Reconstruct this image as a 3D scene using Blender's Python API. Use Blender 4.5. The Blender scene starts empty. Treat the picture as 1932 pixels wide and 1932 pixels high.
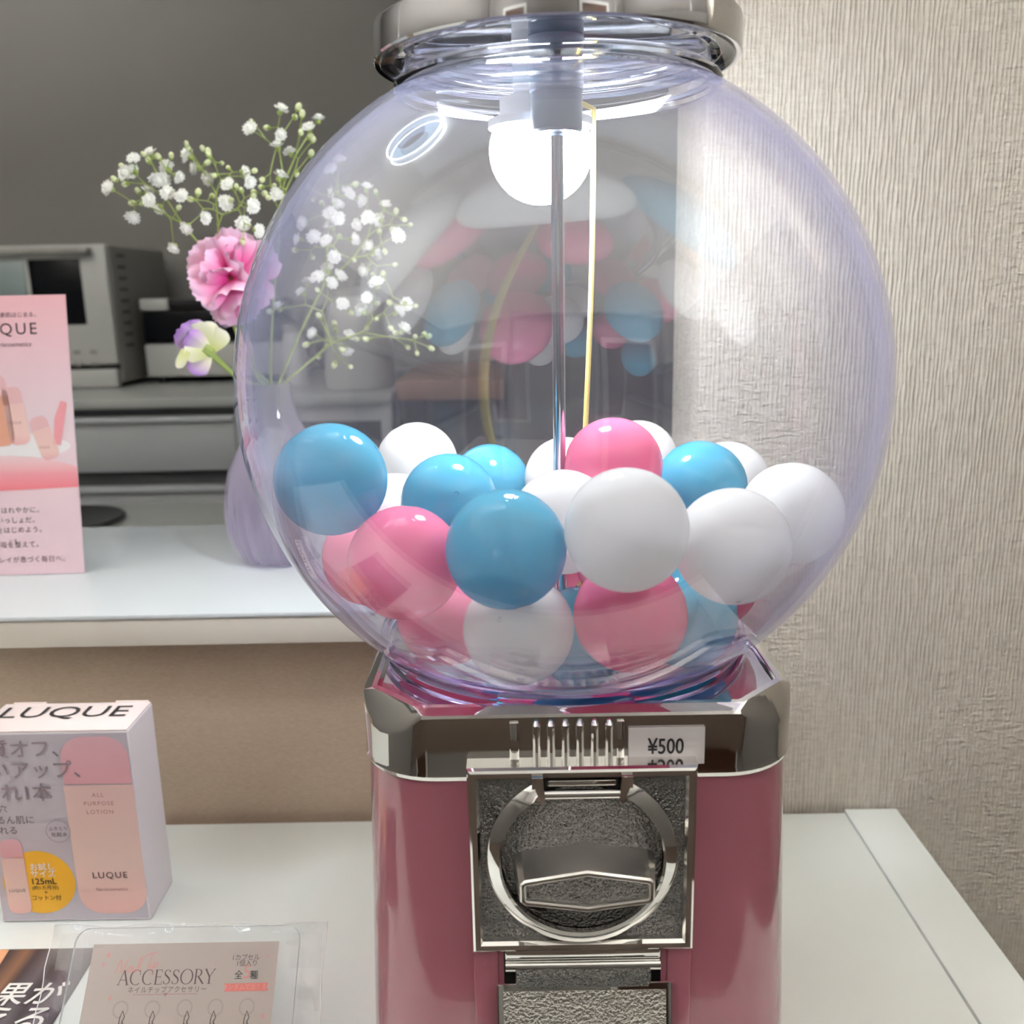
import bpy, bmesh, math, random
from mathutils import Vector, Matrix, Euler

# ------------------------------------------------------------------ camera
SC = bpy.context.scene
COL = SC.collection
cam_d = bpy.data.cameras.new('camera')
cam = bpy.data.objects.new('camera', cam_d)
COL.objects.link(cam)
CAM = Vector((-0.0209088, -0.45084215, 0.40))
RX = Vector((0.99979415, 0.00158535, -0.02022748))
UP = Vector((0.01932325, 0.2295931, 0.97309487))
FW = Vector((-0.00618679, 0.97328541, -0.2295152))
FPX = 1765.576
cam.matrix_world = Matrix(((RX.x, UP.x, -FW.x, CAM.x), (RX.y, UP.y, -FW.y, CAM.y), (RX.z, UP.z, -FW.z, CAM.z), (0, 0, 0, 1)))
cam_d.sensor_width = 36.0
cam_d.lens = FPX * 36.0 / 1932.0
cam_d.clip_start = 0.01
cam_d.clip_end = 50
cam_d.dof.use_dof = True
cam_d.dof.focus_distance = 0.46
cam_d.dof.aperture_fstop = 11.0
SC.camera = cam

# ------------------------------------------------------------------ world, exposure
w = bpy.data.worlds.new('world')
SC.world = w
w.use_nodes = True
w.node_tree.nodes['Background'].inputs[0].default_value = (0.6, 0.62, 0.65, 1)
w.node_tree.nodes['Background'].inputs[1].default_value = 0.0
SC.view_settings.view_transform = 'Standard'
SC.view_settings.look = 'None'
SC.view_settings.gamma = 1.0
SC.view_settings.use_curve_mapping = False
SC.view_settings.exposure = 1.1
SC.cycles.transparent_max_bounces = 24
SC.cycles.max_bounces = 14
SC.cycles.transmission_bounces = 10
SC.cycles.glossy_bounces = 6
SC.cycles.sample_clamp_indirect = 6.0
SC.cycles.use_denoising = True

BULB_POWER = 86.0      # radiance of the lamp in the globe
RING_POWER = 1.7       # round ceiling lamp
FILL_POWER = 82.0      # added fill lights, out of view

# ------------------------------------------------------------------ measuring helpers
def ray(px, py):
    return RX * ((px - 966) / FPX) - UP * ((py - 966) / FPX) + FW
def at_y(px, py, y):
    d = ray(px, py); return CAM + d * ((y - CAM.y) / d.y)
def at_z(px, py, z):
    d = ray(px, py); return CAM + d * ((z - CAM.z) / d.z)
class Frame:
    """a flat face: origin, unit u (right), unit v (up), normal n"""
    def __init__(s, o, u, v):
        s.o = Vector(o); s.u = Vector(u).normalized(); s.v = Vector(v); s.v = (s.v - s.u * s.v.dot(s.u)).normalized(); s.n = s.u.cross(s.v)
    def __call__(s, a, b, c=0.0):
        return s.o + s.u * a + s.v * b + s.n * c
    def loc(s, px, py):
        d = ray(px, py); t = (s.o - CAM).dot(s.n) / d.dot(s.n); p = CAM + d * t - s.o
        return p.dot(s.u), p.dot(s.v)

# ------------------------------------------------------------------ materials
def srgb(r, g, b):
    f = lambda c: (c / 255 / 12.92) if c / 255 <= 0.04045 else ((c / 255 + 0.055) / 1.055) ** 2.4
    return (f(r), f(g), f(b), 1.0)
MATS = {}
def mat(name, col, rough=0.5, metal=0.0, spec=0.5, coat=0.0, trans=0.0, ior=1.5, bump=None, sheen=0.0):
    if name in MATS: return MATS[name]
    m = bpy.data.materials.new(name); m.use_nodes = True
    b = m.node_tree.nodes['Principled BSDF']
    b.inputs['Base Color'].default_value = srgb(*col) if max(col) > 1.01 else (*col, 1)
    b.inputs['Roughness'].default_value = rough
    b.inputs['Metallic'].default_value = metal
    b.inputs['Specular IOR Level'].default_value = spec
    b.inputs['Coat Weight'].default_value = coat
    b.inputs['Coat Roughness'].default_value = 0.04
    b.inputs['Transmission Weight'].default_value = trans
    b.inputs['IOR'].default_value = ior
    if bump:
        kind, scale, strength, dist = bump
        nt = m.node_tree
        tc = nt.nodes.new('ShaderNodeTexCoord')
        if kind == 'noise':
            t = nt.nodes.new('ShaderNodeTexNoise'); t.inputs['Scale'].default_value = scale; t.inputs['Detail'].default_value = 2
            out = t.outputs['Fac']
        else:
            t = nt.nodes.new('ShaderNodeTexVoronoi'); t.inputs['Scale'].default_value = scale; t.feature = 'SMOOTH_F1'
            out = t.outputs['Distance']
        nt.links.new(tc.outputs['Object'], t.inputs['Vector'])
        bp = nt.nodes.new('ShaderNodeBump'); bp.inputs['Strength'].default_value = strength; bp.inputs['Distance'].default_value = dist
        nt.links.new(out, bp.inputs['Height']); nt.links.new(bp.outputs[0], b.inputs['Normal'])
    MATS[name] = m
    return m
def emit(name, col, power):
    m = bpy.data.materials.new(name); m.use_nodes = True
    nt = m.node_tree; nt.nodes.clear()
    o = nt.nodes.new('ShaderNodeOutputMaterial'); e = nt.nodes.new('ShaderNodeEmission')
    e.inputs[0].default_value = (*col, 1); e.inputs[1].default_value = power
    nt.links.new(e.outputs[0], o.inputs[0]); MATS[name] = m
    return m
def clear_sheet(name, tint, edge, ior=1.5, haze=0.0, gloss=1.0, rough=0.0, haze_col=(.84, .91, 1.0), rim=0.0):
    """thin clear plastic: passes light straight, reflects by Fresnel, absorbs more at a slant (longer way through)"""
    m = bpy.data.materials.new(name); m.use_nodes = True
    nt = m.node_tree; nt.nodes.clear(); N = nt.nodes.new; L = nt.links.new
    out = N('ShaderNodeOutputMaterial')
    lw = N('ShaderNodeLayerWeight'); lw.inputs['Blend'].default_value = 0.5
    pw = N('ShaderNodeMath'); pw.operation = 'POWER'; pw.inputs[1].default_value = 4.0
    L(lw.outputs['Facing'], pw.inputs[0])
    mx = N('ShaderNodeMix'); mx.data_type = 'RGBA'
    mx.inputs['A'].default_value = (*tint, 1); mx.inputs['B'].default_value = (*edge, 1)
    L(pw.outputs[0], mx.inputs['Factor'])
    tr = N('ShaderNodeBsdfTransparent'); L(mx.outputs['Result'], tr.inputs[0])
    base = tr
    if haze > 0:
        tl = N('ShaderNodeBsdfTranslucent'); tl.inputs[0].default_value = (*haze_col, 1)
        ms = N('ShaderNodeMixShader'); ms.inputs[0].default_value = haze
        dm = N('ShaderNodeMath'); dm.operation = 'MULTIPLY_ADD'; dm.inputs[1].default_value = haze * rim; dm.inputs[2].default_value = haze   # longer way through at a slant
        L(pw.outputs[0], dm.inputs[0]); L(dm.outputs[0], ms.inputs[0])
        L(tr.outputs[0], ms.inputs[1]); L(tl.outputs[0], ms.inputs[2]); base = ms
    fr = N('ShaderNodeFresnel'); fr.inputs['IOR'].default_value = ior
    fm = N('ShaderNodeMath'); fm.operation = 'MULTIPLY'; fm.inputs[1].default_value = gloss
    # the same reflectance from either side of the thin sheet
    fa = N('ShaderNodeMath'); fa.operation = 'POWER'; fa.inputs[1].default_value = 5.0
    L(lw.outputs['Facing'], fa.inputs[0])
    f0 = ((ior - 1) / (ior + 1)) ** 2
    ml = N('ShaderNodeMath'); ml.operation = 'MULTIPLY_ADD'; ml.inputs[1].default_value = (1 - f0) * gloss; ml.inputs[2].default_value = f0 * gloss
    L(fa.outputs[0], ml.inputs[0])
    gl = N('ShaderNodeBsdfGlossy'); gl.inputs['Roughness'].default_value = rough; gl.inputs[0].default_value = (1, 1, 1, 1)
    mix = N('ShaderNodeMixShader'); L(ml.outputs[0], mix.inputs[0]); L(base.outputs[0], mix.inputs[1]); L(gl.outputs[0], mix.inputs[2])
    L(mix.outputs[0], out.inputs[0]); MATS[name] = m
    return m

M_chrome = mat('chrome', (0.80, 0.79, 0.77), 0.045, 1.0)
M_chrome_dark = mat('chrome_hammered', (0.135, 0.13, 0.127), 0.08, 1.0, bump=('noise', 720, 1.0, 0.0020))
M_chrome_flap = mat('chrome_flap', (0.70, 0.68, 0.64), 0.20, 1.0, bump=('noise', 720, 0.8, 0.0012))
M_brushed = mat('brushed_chrome', (0.72, 0.70, 0.67), 0.28, 1.0)
M_pink = mat('pink_enamel', (148, 89, 103), 0.12, coat=0.5)
M_black = mat('black_plastic', (14, 14, 16), 0.35)
M_cap = {'blue': mat('capsule_blue', (88, 174, 202), 0.07, spec=0.7), 'pink': mat('capsule_pink', (230, 128, 166), 0.07, spec=0.7),
         'white': mat('capsule_white', (232, 231, 230), 0.07, spec=0.7)}
for _c, _m in M_cap.items():
    _nt = _m.node_tree; _p = _nt.nodes['Principled BSDF']; _o = _nt.nodes['Material Output']
    _t = _nt.nodes.new('ShaderNodeBsdfTranslucent'); _t.inputs[0].default_value = _p.inputs['Base Color'].default_value
    _x = _nt.nodes.new('ShaderNodeMixShader'); _x.inputs[0].default_value = 0.45
    _nt.links.new(_p.outputs[0], _x.inputs[1]); _nt.links.new(_t.outputs[0], _x.inputs[2]); _nt.links.new(_x.outputs[0], _o.inputs[0])
M_globe = clear_sheet('globe_acrylic', (0.985, 0.985, 0.99), (0.62, 0.58, 0.86), 1.68, haze=0.014, haze_col=(.78, .80, 1.0), rim=9.0)  # translucent share stands for the bulb's glare as well as dusty acrylic
M_violet = mat('violet_acrylic', (0.70, 0.62, 0.96), 0.03, trans=1.0, ior=1.45)
M_neck = mat('neck_acrylic', (0.97, 0.97, 1.0), 0.02, trans=1.0, ior=1.45)
M_paint_wall = None

# ------------------------------------------------------------------ mesh builder
class MB:
    def __init__(s, origin=(0, 0, 0)):
        s.v = []; s.f = []; s.m = []; s.col = None; s.o = Vector(origin)
    def add(s, vs, fs, mi=0):
        k = len(s.v); s.v += [Vector(p) for p in vs]; s.f += [tuple(i + k for i in f) for f in fs]; s.m += [mi] * len(fs)
        return s
    def box(s, lo, hi, mi=0, rot=0, bev=0, frame=None):
        bm = bmesh.new(); bmesh.ops.create_cube(bm, size=1)
        lo = Vector(lo); hi = Vector(hi); c = (lo + hi) / 2; d = hi - lo
        for v in bm.verts: v.co = Vector((v.co.x * d.x, v.co.y * d.y, v.co.z * d.z))
        if bev: bmesh.ops.bevel(bm, geom=bm.edges[:], offset=bev, segments=2, profile=0.5, affect='EDGES')
        R = Matrix.Rotation(rot, 3, 'Z') if rot else None
        vs = []
        for v in bm.verts:
            p = v.co.copy()
            if R: p = R @ p
            p = p + c
            if frame: p = frame(p.x, p.y, p.z)
            vs.append(p)
        bm.verts.index_update()
        s.add(vs, [[v.index for v in f.verts] for f in bm.faces], mi); bm.free()
        return s
    def loft(s, rows, closed=True, cap0=False, cap1=False, mi=0, loop=False):
        n = len(rows[0]); vs = [p for r in rows for p in r]; fs = []
        nr = len(rows)
        for i in range(nr if loop else nr - 1):
            a = i; b = (i + 1) % nr
            for j in range(n if closed else n - 1):
                k = (j + 1) % n
                fs.append((a * n + j, a * n + k, b * n + k, b * n + j))
        if cap0: fs.append(tuple(range(n - 1, -1, -1)))
        if cap1: fs.append(tuple((nr - 1) * n + j for j in range(n)))
        return s.add(vs, fs, mi)
    def lathe(s, prof, n=48, c=(0, 0, 0), loop=False, mi=0, flute=None):
        c = Vector(c); rows = []
        for (r, z) in prof:
            row = []
            for j in range(n):
                a = 2 * math.pi * j / n
                rr = r * (1 + (flute(z, a) if flute else 0))
                row.append(c + Vector((rr * math.cos(a), rr * math.sin(a), z)))
            rows.append(row)
        # orient outward: profile given bottom -> top on the outside
        return s.loft(rows, True, mi=mi, loop=loop)
    def disc(s, c, r, n=48, up=1, mi=0):
        c = Vector(c); vs = [c + Vector((r * math.cos(2 * math.pi * j / n), r * math.sin(2 * math.pi * j / n), 0)) for j in range(n)]
        return s.add(vs, [tuple(range(n)) if up > 0 else tuple(range(n - 1, -1, -1))], mi)
    def tube(s, pts, rad, n=8, mi=0, caps=True):
        pts = [Vector(p) for p in pts]; m = len(pts); rows = []
        rad = rad if isinstance(rad, (list, tuple)) else [rad] * m
        ref = None
        for i, p in enumerate(pts):
            t = (pts[min(i + 1, m - 1)] - pts[max(i - 1, 0)]).normalized()
            if ref is None:
                ref = Vector((1, 0, 0)) if abs(t.x) < 0.9 else Vector((0, 1, 0))
            a = (ref - t * ref.dot(t)).normalized(); b = t.cross(a); ref = a
            rows.append([p + (a * math.cos(2 * math.pi * j / n) + b * math.sin(2 * math.pi * j / n)) * rad[i] for j in range(n)])
        return s.loft(rows, True, caps, caps, mi)
    def sphere(s, c, r, seg=16, rings=10, sc=(1, 1, 1), mi=0, M=None):
        c = Vector(c); vs = [Vector((0, 0, -1))]; fs = []
        for i in range(1, rings):
            t = math.pi * i / rings
            for j in range(seg):
                a = 2 * math.pi * j / seg
                vs.append(Vector((math.sin(t) * math.cos(a), math.sin(t) * math.sin(a), -math.cos(t))))
        vs.append(Vector((0, 0, 1)))
        for j in range(seg):
            k = (j + 1) % seg
            fs.append((0, 1 + k, 1 + j)); fs.append((len(vs) - 1, 1 + (rings - 2) * seg + j, 1 + (rings - 2) * seg + k))
            for i in range(rings - 2):
                a = 1 + i * seg
                fs.append((a + j, a + k, a + seg + k, a + seg + j))
        out = []
        for v in vs:
            p = Vector((v.x * sc[0], v.y * sc[1], v.z * sc[2])) * r
            if M: p = M @ p
            out.append(p + c)
        return s.add(out, fs, mi)
    def mesh(s, name, mats, smooth=True, angle=35):
        me = bpy.data.meshes.new(name)
        me.from_pydata([p - s.o for p in s.v], [], s.f)
        for m in (mats if isinstance(mats, (list, tuple)) else [mats]): me.materials.append(m)
        for p, i in zip(me.polygons, s.m): p.material_index = i
        if smooth:
            me.polygons.foreach_set('use_smooth', [True] * len(me.polygons))
            me.set_sharp_from_angle(angle=math.radians(angle))
        me.validate(); me.update()
        return me
    def build(s, name, mats, parent=None, smooth=True, angle=35, label=None):
        me = s.mesh(name, mats, smooth, angle)
        ob = bpy.data.objects.new(name, me); COL.objects.link(ob)
        if parent: ob.parent = parent; ob.location = s.o - org(parent)
        else: ob.location = s.o
        if label: ob['label'] = label
        return ob
def org(o):
    p = Vector((0, 0, 0))
    while o: p = p + Vector(o.location); o = o.parent
    return p
def thing(name, label, cat, loc=(0, 0, 0), group=None):
    o = bpy.data.objects.new(name, None); COL.objects.link(o); o.location = loc; o.empty_display_size = 0.02
    return tag(o, label, cat, group)
def tag(o, label, cat, group=None):
    o['label'] = label; o['category'] = cat
    if group: o['group'] = group
    return o
def struct(mb, name, m, **k):
    o = mb.build(name, m, **k); o['kind'] = 'structure'; return o
def P(parent):              # a builder whose mesh origin is the thing's base
    return MB(org(parent))

# ------------------------------------------------------------------ lettering and flat print
def letters(name, body, fr, a, b, em, m, parent, align='L', width=None, shear=0.0, bold=0.0, spacing=1.0, c=0.0003, label=None, rot=0.0):
    cu = bpy.data.curves.new(name, 'FONT'); cu.body = body; cu.resolution_u = 3; cu.shear = shear; cu.space_character = spacing
    to = bpy.data.objects.new(name, cu); COL.objects.link(to)
    bpy.context.view_layer.update()
    me = bpy.data.meshes.new_from_object(to.evaluated_get(bpy.context.evaluated_depsgraph_get()))
    bpy.data.objects.remove(to); bpy.data.curves.remove(cu)
    xs = [v.co.x for v in me.vertices]
    x0, x1 = min(xs), max(xs)
    sx = em if width is None else width / (x1 - x0)
    off = {'L': x0, 'R': x1, 'C': (x0 + x1) / 2}[align]
    base = org(parent)
    cr, sr = math.cos(rot), math.sin(rot)
    for v in me.vertices:
        p, q = (v.co.x - off) * sx, v.co.y * em
        v.co = fr(a + p * cr - q * sr, b + p * sr + q * cr, c) - base
    if bold > 0:      # heavier print: the same outline laid down again a hair to each side
        vs = [v.co.copy() for v in me.vertices]; fs = [tuple(p.vertices) for p in me.polygons]; k = len(vs); av = []; af = []
        for i, (dx, dy) in enumerate(((-1, 0), (1, 0), (0, -1), (0, 1))):
            d = fr(dx * bold * em, dy * bold * em, .00001 * i) - fr(0, 0, 0)
            av += [p + d for p in vs]; af += [tuple(j + i * k for j in f) for f in fs]
        me = bpy.data.meshes.new(name); me.from_pydata(av, [], af); me.update()
    me.materials.append(m)
    me.name = name
    ob = bpy.data.objects.new(name, me); COL.objects.link(ob); ob.parent = parent
    if label: ob['label'] = label
    return ob
def flat(name, pts, fr, m, parent, c=0.0002, thick=0.0, label=None):
    mb = P(parent)
    mb.add([fr(a, b, c) for a, b in pts], [tuple(range(len(pts)))])
    return mb.build(name, m, parent, smooth=False, label=label)
def rrect(x0, y0, x1, y1, r, n=6):
    out = []
    for cx, cy, a0 in ((x1 - r, y0 + r, -90), (x1 - r, y1 - r, 0), (x0 + r, y1 - r, 90), (x0 + r, y0 + r, 180)):
        for i in range(n + 1):
            a = math.radians(a0 + 90 * i / n); out.append((cx + r * math.cos(a), cy + r * math.sin(a)))
    return out
def ell(cx, cy, rx, ry, n=32, a0=0, a1=360):
    return [(cx + rx * math.cos(math.radians(a0 + (a1 - a0) * i / n)), cy + ry * math.sin(math.radians(a0 + (a1 - a0) * i / n))) for i in range(n + (0 if a1 - a0 == 360 else 1))]
def ring2(name, cx, cy, r0, r1, fr, m, parent, n=36, c=0.0004):
    mb = P(parent)
    rows = [[fr(cx + r * math.cos(2 * math.pi * j / n), cy + r * math.sin(2 * math.pi * j / n), c) for j in range(n)] for r in (r1, r0)]
    mb.loft(rows); return mb.build(name, m, parent, smooth=False)

def grad_mat(name, stops, axis='Z', rough=0.5):
    """printed colour ramp across a face (generated coordinates of that face)"""
    m = bpy.data.materials.new(name); m.use_nodes = True; nt = m.node_tree; N = nt.nodes.new; L = nt.links.new
    b = nt.nodes['Principled BSDF']; b.inputs['Roughness'].default_value = rough
    tc = N('ShaderNodeTexCoord'); sp = N('ShaderNodeSeparateXYZ'); cr = N('ShaderNodeValToRGB')
    L(tc.outputs['Generated'], sp.inputs[0]); L(sp.outputs[axis], cr.inputs[0])
    e = cr.color_ramp.elements
    while len(e) < len(stops): e.new(0.5)
    for el, (p, c) in zip(e, stops): el.position = p; el.color = srgb(*c)
    L(cr.outputs[0], b.inputs['Base Color']); MATS[name] = m
    return m

# ------------------------------------------------------------------ materials of the room
def wallpaper():
    m = bpy.data.materials.new('woven_wallpaper'); m.use_nodes = True; nt = m.node_tree; N = nt.nodes.new; L = nt.links.new
    b = nt.nodes['Principled BSDF']; b.inputs['Roughness'].default_value = 0.75; b.inputs['Specular IOR Level'].default_value = 0.25
    tc = N('ShaderNodeTexCoord')
    def nz(sc, detail, dist, scale=1.0):
        mp = N('ShaderNodeMapping'); mp.inputs['Scale'].default_value = sc; L(tc.outputs['Object'], mp.inputs[0])
        t = N('ShaderNodeTexNoise'); t.inputs['Scale'].default_value = scale; t.inputs['Detail'].default_value = detail; t.inputs['Distortion'].default_value = dist
        L(mp.outputs[0], t.inputs[0]); return t.outputs['Fac']
    wv = N('ShaderNodeTexWave'); wv.wave_type = 'BANDS'; wv.bands_direction = 'X'; wv.inputs['Scale'].default_value = 105; wv.inputs['Distortion'].default_value = 5.0
    wv.inputs['Detail'].default_value = 2.0; wv.inputs['Detail Scale'].default_value = 1.0; wv.inputs['Detail Roughness'].default_value = .6
    mpw = N('ShaderNodeMapping'); mpw.inputs['Scale'].default_value = (1, 1, .22); L(tc.outputs['Object'], mpw.inputs[0]); L(mpw.outputs[0], wv.inputs[0])
    n1 = nz((300, 300, 70), 1.5, 0.5)
    vm = N('ShaderNodeMix'); vm.data_type = 'FLOAT'; vm.inputs['Factor'].default_value = .72; L(wv.outputs['Fac'], vm.inputs['A']); L(n1, vm.inputs['B'])
    vert = vm.outputs['Result']               # upright threads
    hor = nz((90, 90, 330), 1.5, 0.6)         # cross threads
    blend = nz((6, 6, 6), 1.0, 0.0)
    cr = N('ShaderNodeMapRange'); cr.inputs['From Min'].default_value = 0.35; cr.inputs['From Max'].default_value = 0.65
    cr.inputs['To Min'].default_value = 0.25; cr.inputs['To Max'].default_value = 0.70; L(blend, cr.inputs[0])
    mx = N('ShaderNodeMix'); mx.data_type = 'FLOAT'
    L(cr.outputs[0], mx.inputs['Factor']); L(vert, mx.inputs['A']); L(hor, mx.inputs['B'])
    bp = N('ShaderNodeBump'); bp.inputs['Strength'].default_value = 0.9; bp.inputs['Distance'].default_value = 0.0034
    L(mx.outputs['Result'], bp.inputs['Height']); L(bp.outputs[0], b.inputs['Normal'])
    rp = N('ShaderNodeValToRGB'); e = rp.color_ramp.elements
    e[0].position = 0.35; e[0].color = srgb(188, 180, 168); e[1].position = 0.62; e[1].color = srgb(208, 201, 190)
    L(mx.outputs['Result'], rp.inputs[0]); L(rp.outputs[0], b.inputs['Base Color'])
    return m
M_wp = wallpaper()
M_wall = mat('painted_wall', (126, 123, 120), 0.8, bump=('noise', 220, 0.12, 0.002))
M_wall_beige = mat('beige_wall', (116, 113, 110), 0.8)
M_ceil = mat('ceiling_white', (214, 212, 206), 0.9)
M_floor = mat('floor_vinyl', (72, 60, 52), 0.5)
M_white_lam = mat('white_laminate', (234, 238, 235), 0.28, spec=0.5)
M_desk_lam = mat('grey_laminate', (150, 152, 150), 0.35)
M_counter_lam = mat('counter_laminate', (200, 206, 210), 0.22, spec=0.5)
M_edge = mat('counter_edge', (206, 200, 190), 0.4)
def linen_panel():
    m = mat('beige_linen_panel', (172, 152, 132), 0.6)
    nt = m.node_tree; N = nt.nodes.new; L = nt.links.new; b = nt.nodes['Principled BSDF']
    tc = N('ShaderNodeTexCoord'); mp = N('ShaderNodeMapping'); mp.inputs['Scale'].default_value = (260, 260, 1500); L(tc.outputs['Object'], mp.inputs[0])
    t = N('ShaderNodeTexNoise'); t.inputs['Scale'].default_value = 1; t.inputs['Detail'].default_value = 3; L(mp.outputs[0], t.inputs[0])
    rp = N('ShaderNodeValToRGB'); rp.color_ramp.elements[0].position = 0.3; rp.color_ramp.elements[0].color = srgb(166, 147, 129)
    rp.color_ramp.elements[1].position = 0.7; rp.color_ramp.elements[1].color = srgb(178, 160, 142); L(t.outputs['Fac'], rp.inputs[0]); L(rp.outputs[0], b.inputs['Base Color'])
    return m
M_panel = linen_panel()
M_appl = mat('appliance_white', (178, 178, 175), 0.4)
M_appl_grey = mat('appliance_grey', (132, 130, 125), 0.5)
M_cab = mat('cabinet_grey', (166, 168, 171), 0.45)
M_cab_lip = mat('cabinet_lip', (172, 176, 180), 0.35)
M_unit_gap = mat('unit_gap_grey', (70, 71, 74), 0.6)
M_dark = mat('dark_gap', (26, 27, 30), 0.6)
M_screen = mat('dark_glass', (15, 16, 19), 0.25, spec=.15)
M_wood = mat('brown_wood', (128, 94, 72), 0.5, bump=('noise', 60, 0.2, 0.001))
M_darkcab = mat('dark_cabinet', (70, 66, 66), 0.5)
M_door = mat('dark_brown_door', (62, 40, 28), 0.35)

# ------------------------------------------------------------------ the setting
FZ, CZ = -0.72, 1.75
XL, XR, YB, YF = -2.3, 1.9, -2.6, 2.42
struct(MB().box((XL - .1, YB - .1, FZ - .1), (XR + .1, YF + .1, FZ)), 'floor', M_floor)
struct(MB().box((XL - .1, YB - .1, CZ), (XR + .1, YF + .1, CZ + .1)), 'ceiling', M_ceil)
struct(MB().box((XL - .1, YF, FZ), (XR + .1, YF + .1, CZ)), 'wall_far', M_wall)
struct(MB().box((XL - .1, YB, FZ), (XL, YF, CZ)), 'wall_left', M_wall)
struct(MB().box((XR, YB, FZ), (XR + .1, YF, CZ)), 'wall_end', M_wall_beige)
struct(MB().box((XL - .1, YB - .1, FZ), (XR + .1, YB, CZ)), 'wall_behind', M_wall_beige)
struct(MB().box((0.1075, 0.211, FZ), (XR, 0.319, CZ), bev=0.003), 'wall_right', M_wp)
struct(MB().box((-1.55, YB, FZ), (-0.95, YB + .04, 1.25), bev=.004), 'door_1', M_door)
struct(MB().box((0.55, YB, FZ), (1.25, YB + .04, 1.25), bev=.004), 'door_2', M_door)
for k, (x0, x1) in enumerate(((-1.62, -0.88), (0.48, 1.32))):
    t = MB().box((x0, YB, FZ), (x0 + .07, YB + .06, 1.25)).box((x1 - .07, YB, FZ), (x1, YB + .06, 1.25)).box((x0, YB, 1.25), (x1, YB + .06, 1.32))
    struct(t, 'trim_%d' % (k + 1), M_appl)

# ------------------------------------------------------------------ ceiling lamp and added fill lights
M_ringlit = emit('lamp_ring_lit', (0.86, 0.94, 1.0), RING_POWER * 8)
M_disclit = emit('lamp_diffuser_lit', (0.62, 0.82, 1.0), RING_POWER)
M_fill_glow = emit('fill_light_glow', (1.0, 0.985, 0.955), FILL_POWER)
t = thing('ceiling_light', 'round ceiling light with a thin glowing outer ring', 'lamp', (-.79, .44, CZ))
P(t).lathe([(0.205, CZ - .001), (0.215, CZ - .001), (0.215, CZ - .030), (0.205, CZ - .030)], 48, (-.79, .44, 0), loop=True).build('glowing_ring', M_ringlit, t)
P(t).lathe([(0.205, CZ - .02), (0.105, CZ - .03)], 48, (-.79, .44, 0)).build('diffuser', M_disclit, t)
P(t).lathe([(0.105, CZ - .005), (0.105, CZ - .04), (0.085, CZ - .045), (0.0, CZ - .045)], 48, (-.79, .44, 0)).build('centre_cover', M_appl_grey, t)
for x0, x1, y0, y1, z, l in ((-1.56, -1.44, -2.2, .9, .80, 'long white fill light added out of view near the left wall'), (1.10, 1.22, -2.2, .08, .80, 'long white fill light added out of view near the end wall')):  # unseen troughs added to brighten the room by way of the ceiling
    t = thing('fill_light', l, 'lamp', ((x0 + x1) / 2, (y0 + y1) / 2, z), group='added fill lights')
    P(t).box((x0, y0, z - .06), (x1, y1, z - .04)).box((x0, y0, z - .04), (x0 + .01, y1, z)).box((x1 - .01, y0, z - .04), (x1, y1, z)).box((x0 + .01, y0, z - .04), (x1 - .01, y0 + .01, z)).box((x0 + .01, y1 - .01, z - .04), (x1 - .01, y1, z)).build('trough', M_appl, t)
    P(t).box((x0 + .012, y0 + .012, z - .038), (x1 - .012, y1 - .012, z - .028)).build('fill_strip', M_fill_glow, t)
    for k in (.12, .88):
        if x1 - x0 > 1: hx, hy = x0 + (x1 - x0) * k, (y0 + y1) / 2
        else: hx, hy = (x0 + x1) / 2, y0 + (y1 - y0) * k
        P(t).tube([(hx, hy, z - .04), (hx, hy, CZ)], .003, 6).build('hanger', M_appl, t)

# ------------------------------------------------------------------ display table
t = thing('display_table', 'white laminate table under the pink capsule machine', 'table', (-.2, 0, FZ))
P(t).box((-0.95, -0.22, -0.028), (0.2289, 0.2045, 0.0), bev=.0008).build('tabletop', M_white_lam, t)
P(t).box((0.2299, -0.22, FZ), (0.2705, 0.2085, 0.0008), bev=.0008).build('side_board', M_white_lam, t, label='upright board closing the right end of the table')
P(t).box((-0.95, -0.21, FZ), (-0.91, 0.2045, -0.028)).build('end_panel', M_white_lam, t)
P(t).box((-0.91, 0.18, FZ), (0.2295, 0.20, -0.028)).build('back_panel', M_white_lam, t)

# ------------------------------------------------------------------ reception counter behind the table
CT = 0.18
t = thing('reception_counter', 'white topped reception counter behind the display table', 'counter', (-.4, .3, FZ))
P(t).box((-1.15, 0.184, CT - .004), (0.1065, 0.4525, CT), bev=.0015).build('worktop', M_counter_lam, t)
P(t).box((-1.15, 0.1855, CT - .0245), (0.1065, 0.45, CT - .0042), bev=.001).build('edge_strip', M_edge, t)
P(t).box((-1.15, 0.213, FZ), (0.1065, 0.228, CT - .025)).build('front_panel', M_panel, t)
P(t).box((-1.15, 0.43, FZ), (0.1065, 0.445, CT - .025)).build('rear_panel', M_white_lam, t)
t = thing('low_desk', 'grey low desk behind the reception counter', 'desk', (-.7, .95, FZ))
P(t).box((-1.6, .50, -.03), (-0.02, 1.385, 0), bev=.002).build('desktop', M_desk_lam, t)
for x in (-1.58, -.06):
    P(t).box((x, .52, FZ), (x + .03, 1.36, -.03)).build('side_panel', M_desk_lam, t)
t = thing('black_dish', 'shallow black round dish on the low grey desk', 'dish', (-.865, 1.225, 0.0))
P(t).lathe([(0.0, .0005), (.08, .0005), (.108, .006), (.113, .007), (.110, .0095), (.10, .0085), (.078, .004), (0.0, .004)], 40, (-.865, 1.225, 0)).build('bowl', M_black, t)

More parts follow.
